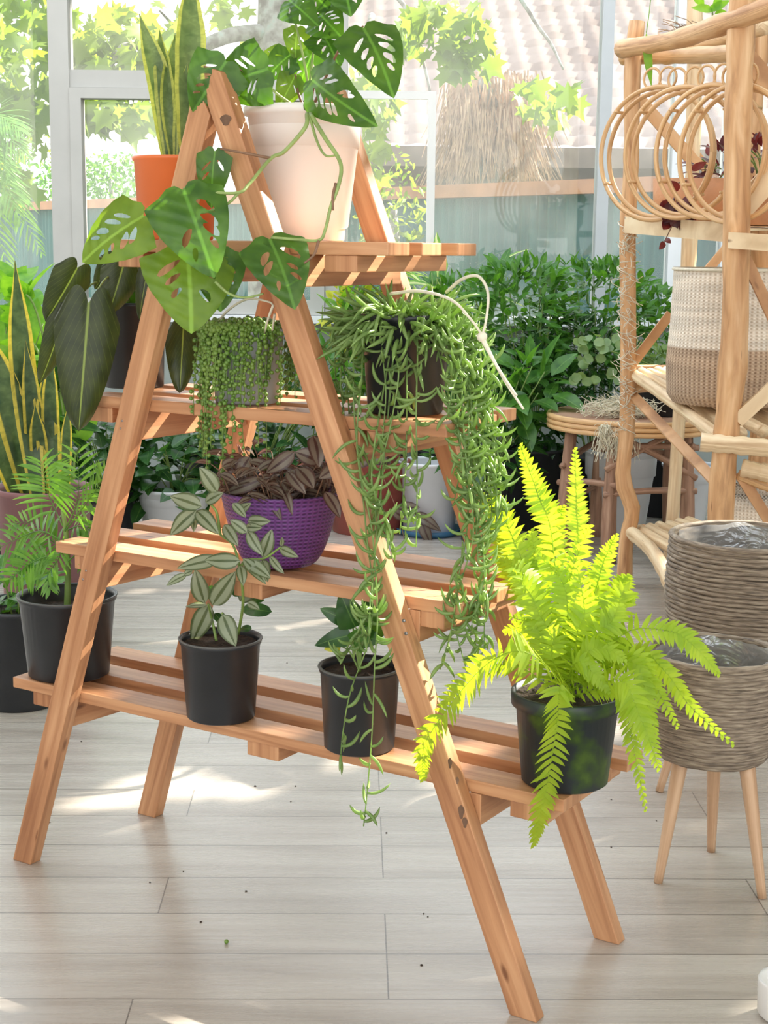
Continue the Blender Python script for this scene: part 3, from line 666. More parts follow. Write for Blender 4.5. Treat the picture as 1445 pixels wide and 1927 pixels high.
# ------------------------------------------------------------------ pots on the stand
def potmesh(c, rt_, rb, h, rimh=.012, rimo=.004, band=0.0, th=.003):
    p = [(0, .001), (rb - .004, .0), (rb, .003)]
    if band: p += [(rb + .001, band - .004), (rb + .007, band)]
    p += [(rb + (rt_ - rimo - rb) * (h - rimh) / h, h - rimh - .002), (rt_, h - rimh), (rt_ + .001, h - .002), (rt_ - .001, h), (rt_ - th - rimo * .3, h), (rt_ - rimo - th, h - rimh), (rt_ - rimo - th - .004, h * .7), (0, h * .7)]
    g = MB(); lathe(g, c, p, 48); return g
def potted(name, label, c, rtop, rbot, h, mat, rim=None, soil='soil', soilh=.86, rimh=.012, rimo=.004, band=0.0, cat='potted plant'):
    o = thing(name, c, label, cat)
    po = potmesh(c, rtop, rbot, h, rimh, rimo, band).build('pot', M[mat], o)
    if rim:
        g = MB(); tube(g, [c + V(((rtop + .0006) * cos(a), (rtop + .0006) * sin(a), h - .001)) for a in [2 * pi * i / 40 for i in range(41)]], .0022, 6, False); g.build('rim', M[rim], po)
    g = MB(); disc(g, c + V((0, 0, h * soilh)), rbot + (rtop - rbot) * soilh - .007, 32, .006); g.build('soil', M[soil], o)
    return o
def potpx(pxc, v, z, wtop, wbot, hpx):
    c = Sp(pxc, v, z); k = mpp(c); return c, wtop / 2 * k, wbot / 2 * k, hpx * k / cos(PITCH)
def camleaf(mb, base, tip, wpx, rng, shape='ovate', bow=.12, fold=.12, n=8, nu=2, roll=None, jit=.3, curl=0.0, wave=0.0):
    base, tip = V(base), V(tip); d = tip - base; L = d.length; nf = facing(base, rng, jit, .1)
    mid = (base + tip) / 2 + nf * L * bow; pts = spline([base, mid, tip], n); k = mpp(base)
    ribbon(mb, pts, nf, wpx * k, shape, fold, nu, wave, curl); return pts
def stem(pts, r, mat, parent, name='stem', n=None):
    g = MB(); q = spline(pts, n or 6 * len(pts)); R = [r * (1 - .4 * i / (len(q) - 1)) for i in range(len(q))]; tube(g, q, R, 7); return g.build(name, M[mat], parent)

def heartleaf(parent, base, tip, wpx, nf, mat):
    d = tip - base; Lr = d.length; dn = d.normalized(); nf = (nf - dn * nf.dot(dn)).normalized(); s_ = dn.cross(nf); Wr = wpx * mpp(base)
    def top(x): x = abs(x); return -.16 * sin(pi * min(1, x / .40)) ** .7 if x < .40 else 0
    g = MB(); nx, ny = 9, 20; vv = []; uv = []
    for j in range(ny + 1):
        for i in range(-nx, nx + 1):
            q = i / nx; t = j / ny
            half = .5 * min(1, (t * 2.4 + .84)) * (1 - t) ** .6 * (1 + .35 * t)
            x = q * half; y = t + (1 - t) ** 3 * (-.15 * sin(pi * min(1, abs(q) / .95)) ** .75 + .10 * abs(q) ** 3)
            z = .05 * Lr * sin(pi * t) + .10 * Wr * abs(q) - .20 * Wr * q * q + .012 * Wr * sin(t * 34 - abs(q) * 9) * abs(q)
            vv.append(base + dn * (y * Lr) + s_ * (x * Wr) + nf * z - V((0, 0, 0))); uv.append((.5 + q / 2, y))
    c_ = 2 * nx + 1
    g.add(vv, [(j * c_ + i, j * c_ + i + 1, (j + 1) * c_ + i + 1, (j + 1) * c_ + i) for j in range(ny) for i in range(c_ - 1)], uv); return g.build('leaf', mat, parent)
# --- monstera leaf with holes
def monstera(parent, base, tip, wpx, rng, mat, holes=5, bow=.1, asym=0.0, label=None, hs=1.0):
    L, Wd = 1.0, 1.0; out = []
    n = 44
    def half(t): return .5 * (min(1, t * 9) ** .55) * (1 - t) ** .55 * 1.12 * (1 + .22 * sin(pi * t)) if 0 <= t <= 1 else 0
    lob = .09
    R = [(half(i / n) * (1 + asym), i / n) for i in range(1, n)]; Lf = [(-half(i / n) * (1 - asym), i / n) for i in range(n - 1, 0, -1)]
    out = [(0, .035), (.10, -.035), (.22, -.03)] + [(x, y) for x, y in R[1:]] + [(0, 1.02)] + Lf[:-1] + [(-.22, -.03), (-.10, -.035)]
    hl = []
    for sgn in (-1, 1):
        for k in range(holes):
            t = .2 + .58 * (k + rng.uniform(.2, .7)) / holes; hw = half(min(1, t + .05)) * (1 + asym * sgn)
            if rng.random() < .12: continue
            x0 = .07 + rng.uniform(0, .03); x1 = hw * rng.uniform(.55, .72)
            if x1 - x0 < .05: continue
            ang = .62; wid = .036 * rng.uniform(.8, 1.4) * hs; cx = (x0 + x1) / 2; ln = (x1 - x0) / 2
            hh = []
            for i in range(10):
                a = 2 * pi * i / 10; ex = ln * cos(a); ey = wid * sin(a) * (1 + .3 * cos(a)); hh.append((sgn * (cx + ex * .93), t + ex * ang + ey))
            hl.append(hh)
    pts = list(out); edges = [(i, (i + 1) % len(out)) for i in range(len(out))]
    for hh in hl:
        b_ = len(pts); pts += hh; edges += [(b_ + i, b_ + (i + 1) % len(hh)) for i in range(len(hh))]
    def inside(p, poly):
        c = False; x, y = p
        for i in range(len(poly)):
            x1, y1 = poly[i]; x2, y2 = poly[i - 1]
            if (y1 > y) != (y2 > y) and x < (x2 - x1) * (y - y1) / (y2 - y1) + x1: c = not c
        return c
    for i in range(-7, 8):
        for j in range(1, 19):
            q = (i / 14.3 + .003, j / 19.1)
            if inside(q, out) and not any(inside(q, hh) for hh in hl): pts.append(q)
    r_ = delaunay_2d_cdt([V((x, y)) for x, y in pts], edges, [], 0, 1e-6)
    vs2, fs = r_[0], [f for f in r_[2]]
    keep = []
    for f in fs:
        c = (sum(vs2[i].x for i in f) / len(f), sum(vs2[i].y for i in f) / len(f))
        if inside(c, out) and not any(inside(c, hh) for hh in hl): keep.append(tuple(f))
    base, tip = V(base), V(tip); d = tip - base; Lr = d.length; nf = facing(base, rng, .25, .1); nf = (nf - d.normalized() * nf.dot(d.normalized())).normalized()
    s = d.normalized().cross(nf); Wr = wpx * mpp(base); mb = MB()
    vv = []; uv = []
    for q in vs2:
        x, y = q.x, q.y; hgt_ = bow * Lr * sin(pi * max(0, y)) * 1.0 + abs(x) * Wr * .22 - x * x * Wr * .5
        hgt_ += .012 * Wr * sin(y * 40 + abs(x) * 20)
        vv.append(base + d * y + s * (x * Wr) + nf * hgt_); uv.append((.5 + x, y))
    mb.add(vv, keep, uv); o = mb.build('leaf', M[mat], parent, True, label); return o

c, r1_, r2_, h = potpx(573, .185, ZS[3], 226, 150, 240)
mo_ = potted('potted_monstera', 'monstera with holed leaves trailing from tall white pot on top shelf', c, r1_, r2_, h, 'white_plastic', None, 'soil', .93, .016, .005, .028)
rng = random.Random(11)
def bm_(x, y): return Pv(x, y, .18)
stems = [[bm_(580, 212), Pv(578, 150, .16), Pv(560, 60, .14), Pv(543, 2, .13)], [bm_(578, 212), Pv(586, 130, .2), Pv(600, 30, .2), Pv(640, -40, .2)], [bm_(582, 212), Pv(592, 150, .14), Pv(590, 145, .1)],
         [bm_(576, 212), Pv(540, 190, .12), Pv(510, 165, .08), Pv(500, 135, .06)], [bm_(584, 212), Pv(640, 90, .12), Pv(683, 50, .08)], [bm_(575, 212), Pv(560, 170, .2), Pv(556, 140, .2)], [Pv(510, 165, .08), Pv(450, 130, .04), Pv(424, 125, .02)],
         [Pv(578, 214, .07), Pv(574, 240, .05), Pv(535, 285, .035), Pv(510, 298, .02), Pv(470, 345, -.03), Pv(450, 362, -.06), Pv(400, 362, -.09), Pv(345, 355, -.11)],
         [Pv(510, 298, .02), Pv(460, 288, -.02), Pv(415, 280, -.03)], [Pv(450, 362, -.06), Pv(425, 385, -.07), Pv(370, 402, -.08), Pv(275, 405, -.09)],
         [Pv(582, 214, .07), Pv(595, 262, .045), Pv(612, 292, .035), Pv(635, 292, .03)],
         [Pv(584, 214, .07), Pv(612, 260, .04), Pv(636, 296, .03), Pv(642, 320, .02), Pv(636, 352, .01), Pv(622, 390, 0), Pv(612, 432, -.01), Pv(600, 452, -.015), Pv(560, 451, -.02), Pv(510, 447, -.04)],
         [Pv(600, 452, -.015), Pv(590, 480, -.02), Pv(566, 500, -.03)], [Pv(405, 530, -.07), Pv(430, 552, -.06), Pv(460, 560, -.05), Pv(495, 553, -.05)], [Pv(632, 345, .01), Pv(626, 370, 0), Pv(627, 396, 0)]]
for q in stems: stem(q, .0042 if len(q) > 6 else .003, 'pale_stem' if len(q) > 3 else 'brown_stem', mo_)
ML = [((343, 352, -.12), (402, 520, -.10), 138, 4, 'lf_monstera', .06, 1.5), ((352, 468, -.07), (360, 625, -.09), 160, 4, 'lf_monstera_light', .0, 1.3), ((275, 403, -.09), (157, 492, -.14), 108, 4, 'lf_monstera_light', -.05, 1.3),
      ((405, 280, -.03), (398, 390, -.02), 62, 3, 'lf_monstera', 0, 1.0), ((506, 447, -.04), (554, 580, -.06), 116, 3, 'lf_monstera', 0, 1.3), ((408, 468, -.03), (415, 585, -.03), 96, 3, 'lf_monstera', 0, 1.2),
      ((428, 112, .02), (364, 210, .0), 104, 5, 'lf_monstera', 0, .7), ((508, 128, .06), (408, 168, .05), 112, 4, 'lf_monstera', 0, .6), ((585, 148, .1), (708, 236, .06), 96, 6, 'lf_monstera', 0, 1.0),
      ((682, 50, .08), (740, 182, .05), 112, 4, 'lf_monstera', .05, 1.3), ((543, 0, .13), (598, 48, .1), 70, 3, 'lf_monstera', 0, .8), ((600, 25, .2), (644, 72, .18), 76, 4, 'lf_monstera', 0, .9), ((605, 62, .2), (638, 128, .19), 74, 3, 'lf_monstera', 0, .9),
      ((560, 50, .2), (556, 112, .2), 48, 2, 'lf_monstera_light', 0, .8), ((550, 100, .2), (500, 150, .18), 60, 3, 'lf_monstera', 0, .8), ((556, 140, .2), (522, 205, .18), 52, 1, 'lf_monstera_light', 0, .5), ((535, 100, .22), (485, 112, .2), 34, 1, 'lf_monstera_light', 0, .5),
      ((640, -50, .2), (660, 30, .18), 90, 4, 'lf_monstera', 0, 1.1), ((575, -30, .2), (620, 20, .2), 80, 3, 'lf_monstera', 0, 1), ((592, 90, .22), (560, 170, .22), 60, 2, 'lf_monstera', 0, .9)]
for (bx, by, bv), (tx, ty, tv), wpx, nh, mat, asy, hs_ in ML:
    monstera(mo_, Pv(bx, by, bv), Pv(tx, ty, tv), wpx, rng, mat, nh, .09, asy, None, hs_)

# --- snake plant in orange pot
c, r1_, r2_, h = potpx(332, .22, ZS[3], 160, 138, 150)
o = potted('potted_snake_plant', 'banded snake plant in orange pot on top shelf', c, r1_, r2_, h, 'orange_plastic', None, 'soil', .93, .008, .003)
rng = random.Random(3)
for bx, tx, ty, wpx, mid in ((318, 262, 25, 46, 300), (322, 300, 55, 40, 312), (335, 352, 118, 34, 345), (330, 330, 62, 34, 318), (352, 358, -60, 62, 350), (340, 345, 20, 30, 350)):
    b_ = Pv(bx, 292, .22); t_ = Pv(tx, ty, .24 + rng.uniform(-.05, .05)); g = MB(); md = Pv(mid if ty > 0 else 355, (292 + ty) / 2, .23)
    ribbon(g, spline([b_ - V((0, 0, .02)), md, t_], 16), facing(b_, rng, .5, 0), wpx * mpp(b_), 'snake', .18, 2, .04); g.build('leaf', M['lf_snake_band'], o)

# --- philodendron in black square pot (shelf 3, left)
c = Sp(252, .22, ZS[2]); k = mpp(c)
o = thing('potted_philodendron', c, 'dark velvet leaf philodendron in black pot on third shelf', 'potted plant')
potmesh(c, 62 * k, 56 * k, 158 * k, .008, .002).build('pot', M['black_plastic'], o); g = MB(); disc(g, c + V((0, 0, 148 * k)), 57 * k, 28, .006); g.build('soil', M['soil'], o)
rng = random.Random(9)
PL = [((167, 572, .0), (148, 812, -.02), 128, 'lf_philo'), ((145, 505, .05), (85, 605, .05), 78, 'lf_philo'), ((122, 590, .06), (75, 722, .06), 58, 'lf_philo'), ((232, 500, .12), (205, 590, .10), 80, 'lf_philo'), ((212, 485, .14), (178, 545, .14), 44, 'lf_philo'),
      ((278, 505, .12), (262, 602, .12), 40, 'lf_philo'), ((345, 618, .10), (338, 738, .06), 70, 'lf_philo'), ((252, 530, .2), (225, 600, .2), 60, 'lf_monstera'), ((262, 492, .2), (285, 545, .2), 40, 'lf_philo')]
for (bx, by, bv), (tx, ty, tv), wpx, mat in PL:
    b_, t_ = Pv(bx, by, bv), Pv(tx, ty, tv); g = MB(); d = (t_ - b_); nf = facing(b_, rng, .35, 0); L = d.length
    heartleaf(o, b_, t_, wpx, nf, M[mat])
    stem([c + V((0, 0, 148 * k)), (c + V((0, 0, 200 * k))).lerp(b_, .5) + V((0, 0, .03)), b_], .0028, 'pale_stem', o)

# --- string of pearls
c, r1_, r2_, h = potpx(464, .115, ZS[2], 150, 118, 138)
o = potted('potted_string_of_pearls', 'string of pearls spilling over pale grey pot on third shelf', c, r1_, r2_, h, 'grey_plastic', None, 'soil', .96)
rng = random.Random(21); top = c + V((0, 0, h))
g = MB()
for i in range(240):
    a = rng.uniform(0, 2 * pi); r = r1_ * 1.02 * sqrt(rng.random()); blob(g, top + V((r * cos(a), r * sin(a), rng.uniform(-.002, .012) + .006 * (1 - r / r1_))), rng.uniform(.0046, .0064), 8, 5)
g.build('pearls', M['lf_pearl'], o)
strands = []
for i in range(64):
    a = -pi / 2 + rng.uniform(-1.9, 1.9) + .1; dx = cos(a); ln = rng.uniform(.07, .15)
    if dx < -.1 and rng.random() < .6: ln = rng.uniform(.14, .26)
    strands.append((a, ln))
for ang, ln in ((-2.6, .24), (-2.35, .27), (-2.2, .26), (-2.0, .30), (-1.9, .27), (-1.1, .28), (-1.25, .22), (-1.5, .16), (-2.5, .22), (-2.1, .22), (-1.75, .20)): strands.append((ang, ln))
for a, ln in strands:
    g = MB(); d = V((cos(a), sin(a), 0)); r0 = r1_ * rng.uniform(1.0, 1.14); p0 = top + d * (r1_ * .85); p1 = top + d * r0 + V((0, 0, -.004)); sw = rng.uniform(-.012, .012)
    pts = spline([p0 + V((0, 0, .004)), p1, p1 + V((sw, 0, -ln * .5)) + d * .006, p1 + V((sw * 1.6, 0, -ln)) + d * .003], 16)
    tube(g, pts, .0008, 4, False); m_ = int(ln / .0086)
    for j in range(m_):
        x = (j + .6) / m_ * 16; kx = min(int(x), 15); p = pts[kx].lerp(pts[kx + 1], x - kx); q = V((rng.uniform(-1, 1), rng.uniform(-1, 1), rng.uniform(-.4, .4))) * .0052
        blob(g, p + q, rng.uniform(.0044, .0062) * (1 - .3 * j / m_), 8, 5)
    g.build('strand', M['lf_pearl'], o)
for q in ([Pv(403, 622, .10), Pv(425, 588, .09), Pv(465, 563, .08), Pv(505, 568, .06), Pv(514, 575, .05)], [Pv(514, 575, .05), Pv(504, 602, .06), Pv(494, 640, .09)], [Pv(517, 592, .055), Pv(512, 622, .08)]): stem(q, .0028, 'twine', o, 'hanger')

# --- string of bananas
c, r1_, r2_, h = potpx(762, .15, ZS[2], 176, 140, 182)
o = potted('potted_string_of_bananas', 'string of bananas trailing far down from black pot on third shelf', c, r1_, r2_, h, 'black_plastic', None, 'soil', .93)
rng = random.Random(33); top = c + V((0, 0, h))
def banana(mb, p, d, L, r, cv):
    pts = []; d = V(d).normalized(); q = V(p); dd = d.copy(); n = 6
    for i in range(n + 1):
        pts.append(q.copy()); dd = (dd + V(cv) / n).normalized(); q += dd * L / n
    tube(mb, pts, [r * (.35 + .65 * sin(pi * min(1, (i + .6) / n)) ** .6) * (1 if i < n else .12) for i in range(n + 1)], 6)
def bstrand(pts, dens, n=30, Lb=(.028, .046)):
    g = MB(); q = spline(pts, n); tube(g, q, [.0019 - .0008 * i / n for i in range(n + 1)], 5, False)
    L = sum((q[i + 1] - q[i]).length for i in range(n)); m_ = int(L * dens)
    for j in range(m_):
        x = (j + rng.random()) / m_ * n; kx = min(int(x), n - 1); p = q[kx].lerp(q[kx + 1], x - kx)
        a = rng.uniform(0, 2 * pi); d = V((cos(a), sin(a) * .8, rng.uniform(-.75, .0))); l = rng.uniform(*Lb) * (1 - .25 * x / n)
        banana(g, p, d, l, rng.uniform(.0028, .0038), (-d.x * .3 + rng.uniform(-.4, .4), rng.uniform(-.4, .4), rng.choice((2.2, 2.0, 1.6, 1.2, -1.2))))
    return g.build('strand', M['lf_banana'], o)
g = MB()
for i in range(330):
    a = rng.uniform(0, 2 * pi); r = r1_ * 1.25 * sqrt(rng.random()); p = top + V((r * cos(a), r * sin(a), rng.uniform(-.035, .018) - (.02 if r > r1_ else 0))); d = V((cos(a), sin(a), rng.uniform(-.5, .9)))
    banana(g, p, d, rng.uniform(.055, .085), rng.uniform(.0032, .0044), (rng.uniform(-.9, .9), rng.uniform(-.9, .9), rng.uniform(-2.0, .7)))
for x_, y_ in ((745, 515), (790, 505), (800, 520), (735, 540)):
    banana(g, top + V((rng.uniform(-.03, .03), 0, 0)), Pv(x_, y_, .12) - top, .06, .0028, (0, 0, .2))
g.build('crown', M['lf_banana'], o)
BS = [[(672, 640, .1), (665, 700, .05), (668, 800, .03), (680, 900, .01), (690, 1010, -.02), (700, 1100, -.03), (695, 1200, -.04), (660, 1300, -.05), (645, 1380, -.05), (640, 1440, -.05)],
      [(690, 640, .1), (680, 720, .03), (672, 850, .0), (700, 1000, -.03), (710, 1150, -.04), (705, 1250, -.05), (700, 1380, -.05), (690, 1500, -.05), (684, 1555, -.05)],
      [(735, 640, .08), (750, 700, .03), (735, 800, .02), (712, 900, 0), (705, 1010, -.02)], [(785, 640, .08), (783, 780, .02), (785, 900, .02), (783, 1030, .02)], [(765, 800, .04), (762, 900, .03), (752, 1005, .03)],
      [(870, 640, .12), (880, 760, .08), (882, 860, .06), (878, 1000, .05), (860, 1100, .03), (850, 1180, .02), (828, 1260, .02)], [(880, 660, .12), (900, 800, .1), (905, 940, .08), (912, 1100, .06), (910, 1225, .06)],
      [(900, 640, .14), (925, 760, .13), (930, 850, .12), (935, 950, .1)], [(860, 640, .1), (870, 780, .06), (880, 900, .05), (890, 1010, .04), (855, 1150, .03), (878, 1265, .03)], [(890, 720, .12), (912, 840, .12), (925, 960, .12), (905, 1090, .1)],
      [(655, 620, .1), (640, 700, .06), (650, 800, .04)], [(700, 880, .0), (720, 960, -.01), (740, 1050, -.01)], [(848, 650, .1), (855, 760, .06), (868, 860, .05), (855, 940, .05)], [(905, 690, .12), (920, 770, .12), (938, 850, .12)],
      [(700, 1100, -.03), (690, 1160, -.035), (640, 1250, -.045)], [(868, 640, .08), (850, 740, .05), (840, 790, .03)], [(910, 1050, .07), (900, 1150, .07), (893, 1235, .07)], [(895, 640, .14), (905, 760, .14), (912, 900, .13), (920, 1010, .13)],
      [(650, 650, .12), (655, 750, .08), (662, 870, .03)], [(720, 640, .08), (726, 740, .04), (716, 860, .02)], [(925, 820, .12), (940, 900, .12), (942, 960, .12)], [(640, 640, .12), (632, 720, .1), (640, 790, .08)], [(875, 700, .1), (888, 820, .08), (893, 940, .07), (900, 1060, .06)]]
for q in BS:
    pts = [Pv(*a) for a in q]; a0 = pts[0]; st0 = top + (a0 - top) * .3; st0.z = top.z + .004
    dens = 84 if q[0][0] > 840 or q[0][1] > 640 else 66
    if len(q) >= 9: dens = 46
    bstrand([st0, a0] + pts[1:], dens, 10 * len(q), (.042, .066))
for q in ([Pv(735, 553, .1), Pv(790, 548, .06), Pv(850, 565, .02), Pv(885, 600, 0), Pv(907, 630, -.01)], [Pv(840, 550, .1), Pv(870, 525, .04), Pv(900, 520, .02), Pv(918, 550, 0), Pv(915, 600, -.01), Pv(907, 632, -.01)],
          [Pv(907, 632, -.01), Pv(930, 680, -.02), Pv(955, 725, -.02), Pv(985, 770, -.02)], [Pv(904, 634, -.01), Pv(925, 672, -.025), Pv(945, 705, -.025), Pv(972, 745, -.02)]): stem(q, .0032, 'twine', o, 'hanger', 24)
g = MB(); blob(g, Pv(907, 634, -.012), .009, 10, 6); g.build('knot', M['twine'], o)

# --- purple basket on shelf 2
k0 = Sp(528, .115, ZS[1]); k = mpp(k0); R = 112 * k; hb = 140 * k
o = thing('potted_inch_plant', k0, 'dark purple inch plant in woven purple basket pot on second shelf', 'potted plant')
g = MB(); prof = [(0, 0)] + [(R * sin(t) ** .8 if t > 0 else 0, hb * (1 - cos(t))) for t in [pi / 2 * i / 16 for i in range(3, 17)]]
prof = [(0, .0)] + [(R * (.42 + .58 * (i / 14) ** .55), hb * (i / 14) ** 1.35 + .001) for i in range(1, 15)] + [(R + .002, hb + .004), (R - .004, hb + .004), (R - .006, hb - .02), (0, hb - .02)]
lathe(g, k0, prof, 60); g.build('basket_pot', M['purple_weave'], o)
g = MB(); disc(g, k0 + V((0, 0, hb - .010)), R - .006, 32, .012); g.build('soil', M['soil'], o)
rng = random.Random(41); g = MB(); g2 = MB()
for i in range(60):
    a = rng.uniform(0, 2 * pi); r = R * .95 * sqrt(rng.random()); b_ = k0 + V((r * cos(a), r * sin(a), hb - .004)); tp = b_ + V((cos(a) * .03 + rng.uniform(-.02, .02), sin(a) * .03, rng.uniform(.01, .085)))
    tube(g2, spline([b_, b_.lerp(tp, .5) + V((0, 0, .01)), tp], 6), .0012, 5)
    for j in range(3):
        bb = b_.lerp(tp, .4 + .3 * j); aa = rng.uniform(0, 2 * pi); leaf(g, bb, V((cos(aa), sin(aa), rng.uniform(-.3, .7))), V((rng.uniform(-.4, .4), -.6, .8)), rng.uniform(.032, .055), rng.uniform(.014, .022), 'ovate', .7, .14, 6, 2)
LP = [(590, 820, 600, 880, 36), (555, 850, 500, 890, 30), (600, 870, 555, 850, 34), (540, 885, 575, 930, 26), (640, 870, 600, 900, 30), (498, 900, 420, 930, 26), (520, 900, 550, 970, 20), (510, 930, 530, 980, 20), (612, 925, 640, 975, 26), (470, 860, 445, 900, 30), (560, 880, 590, 920, 34), (430, 935, 460, 905, 24)]
for x0, y0, x1, y1, w_ in LP: camleaf(g, Pv(x0, y0, .04), Pv(x1, y1, .02), w_, rng, 'ovate', .15, .15)
g.build('leaves', M['lf_purple'], o); g2.build('stems', M['brown_stem'], o)

# --- bottom shelf: tradescantia pot, cutting pot, fern, palm
c, r1_, r2_, h = potpx(416, .072, ZS[0], 153, 128, 150)
o = potted('potted_tradescantia', 'silver striped tradescantia in small black pot left of centre on bottom shelf', c, r1_, r2_, h, 'black_plastic', 'black_rim', 'soil', .93, .009, .002)
rng = random.Random(52)
def zc(x, y): return 300 + x / 2.89, 860 + y / 2.89
TL = [(275, 800, 175, 1015, 105), (245, 795, 195, 608, 92), (285, 805, 415, 622, 104), (345, 855, 415, 1030, 100), (435, 782, 540, 672, 90), (330, 555, 95, 605, 78), (440, 565, 245, 560, 88), (455, 550, 580, 692, 62), (230, 272, 58, 212, 92), (202, 290, 58, 425, 88), (202, 290, 322, 422, 84),
      (250, 245, 348, 195, 66), (312, 192, 218, 55, 88), (185, 325, 186, 408, 36), (475, 412, 385, 342, 62), (480, 400, 562, 535, 66), (352, 368, 428, 485, 66), (480, 345, 605, 350, 62), (470, 380, 560, 385, 50), (560, 545, 612, 392, 74), (655, 495, 757, 545, 52), (600, 540, 678, 635, 44), (480, 570, 605, 660, 74), (662, 485, 668, 435, 26),
      (440, 590, 455, 700, 56), (150, 640, 38, 700, 44), (400, 250, 470, 330, 50), (420, 300, 500, 250, 50), (480, 790, 545, 830, 44), (260, 805, 140, 815, 34), (380, 600, 350, 560, 50), (560, 560, 590, 680, 70), (180, 620, 130, 640, 40)]
g = MB()
for x0, y0, x1, y1, w_ in TL:
    a, b_ = zc(x0, y0), zc(x1, y1); v0 = (.05 + rng.uniform(-.05, .02)) if y0 > 740 else -.035 + rng.uniform(-.02, .01); camleaf(g, Pv(*a, v0), Pv(*b_, v0 - rng.uniform(0, .02)), w_ / 2.89 * 1.08, rng, 'ovate', .10, .12, 8, 2, jit=.25)
g.build('leaves', M['lf_silver'], o)
g = MB()
for x0, y0, x1, y1, w_ in ((450, 825, 612, 842, 76), (440, 935, 502, 935, 44), (430, 760, 400, 700, 50), (470, 780, 570, 780, 40), (300, 740, 270, 700, 40), (300, 850, 340, 900, 50)):
    a, b_ = zc(x0, y0), zc(x1, y1); camleaf(g, Pv(*a, .08), Pv(*b_, .07), w_ / 2.89, rng, 'round', .06, .05)
g.build('round_leaves', M['lf_dark'], o, label='thick rounded dark green leaves')
for q in ([(310, 1000), (285, 880), (265, 800)], [(430, 960), (455, 780), (435, 600), (400, 480), (330, 420), (210, 290)], [(435, 600), (480, 560), (570, 550), (660, 490)], [(400, 960), (350, 860), (340, 850)], [(330, 420), (310, 300), (260, 240)]):
    stem([Pv(*zc(x, y), .07 if y > 850 else .03 if y > 700 else -.03) for i, (x, y) in enumerate(q)], .0032, 'green_stem', o)

c, r1_, r2_, h = potpx(676, .072, ZS[0], 153, 132, 155)
o = potted('potted_philodendron_cutting', 'small green leafy cutting in black pot at centre of bottom shelf', c, r1_, r2_, h, 'black_plastic', 'black_rim', 'soil', .92, .009, .002)
rng = random.Random(62)
for x0, y0, x1, y1, w_, mt_ in ((660, 1195, 592, 1215, 44, 'lf_dark'), (668, 1180, 640, 1115, 60, 'lf_dark'), (650, 1165, 602, 1145, 34, 'lf_dark'), (690, 1180, 735, 1160, 60, 'lf_mid'), (680, 1200, 720, 1205, 46, 'lf_dark'), (690, 1170, 690, 1125, 50, 'lf_dark'), (640, 1215, 610, 1222, 22, 'lf_yellow'), (665, 1215, 700, 1180, 44, 'lf_mid')):
    g = MB(); camleaf(g, Pv(x0, y0, .07), Pv(x1, y1, .05), w_, rng, 'heart', .1, .1); g.build('leaf', M[mt_], o)
    stem([c + V((0, 0, h * .92)), Pv((x0 + 676) / 2, y0 + 12, .07), Pv(x0, y0, .07)], .0022, 'green_stem', o)

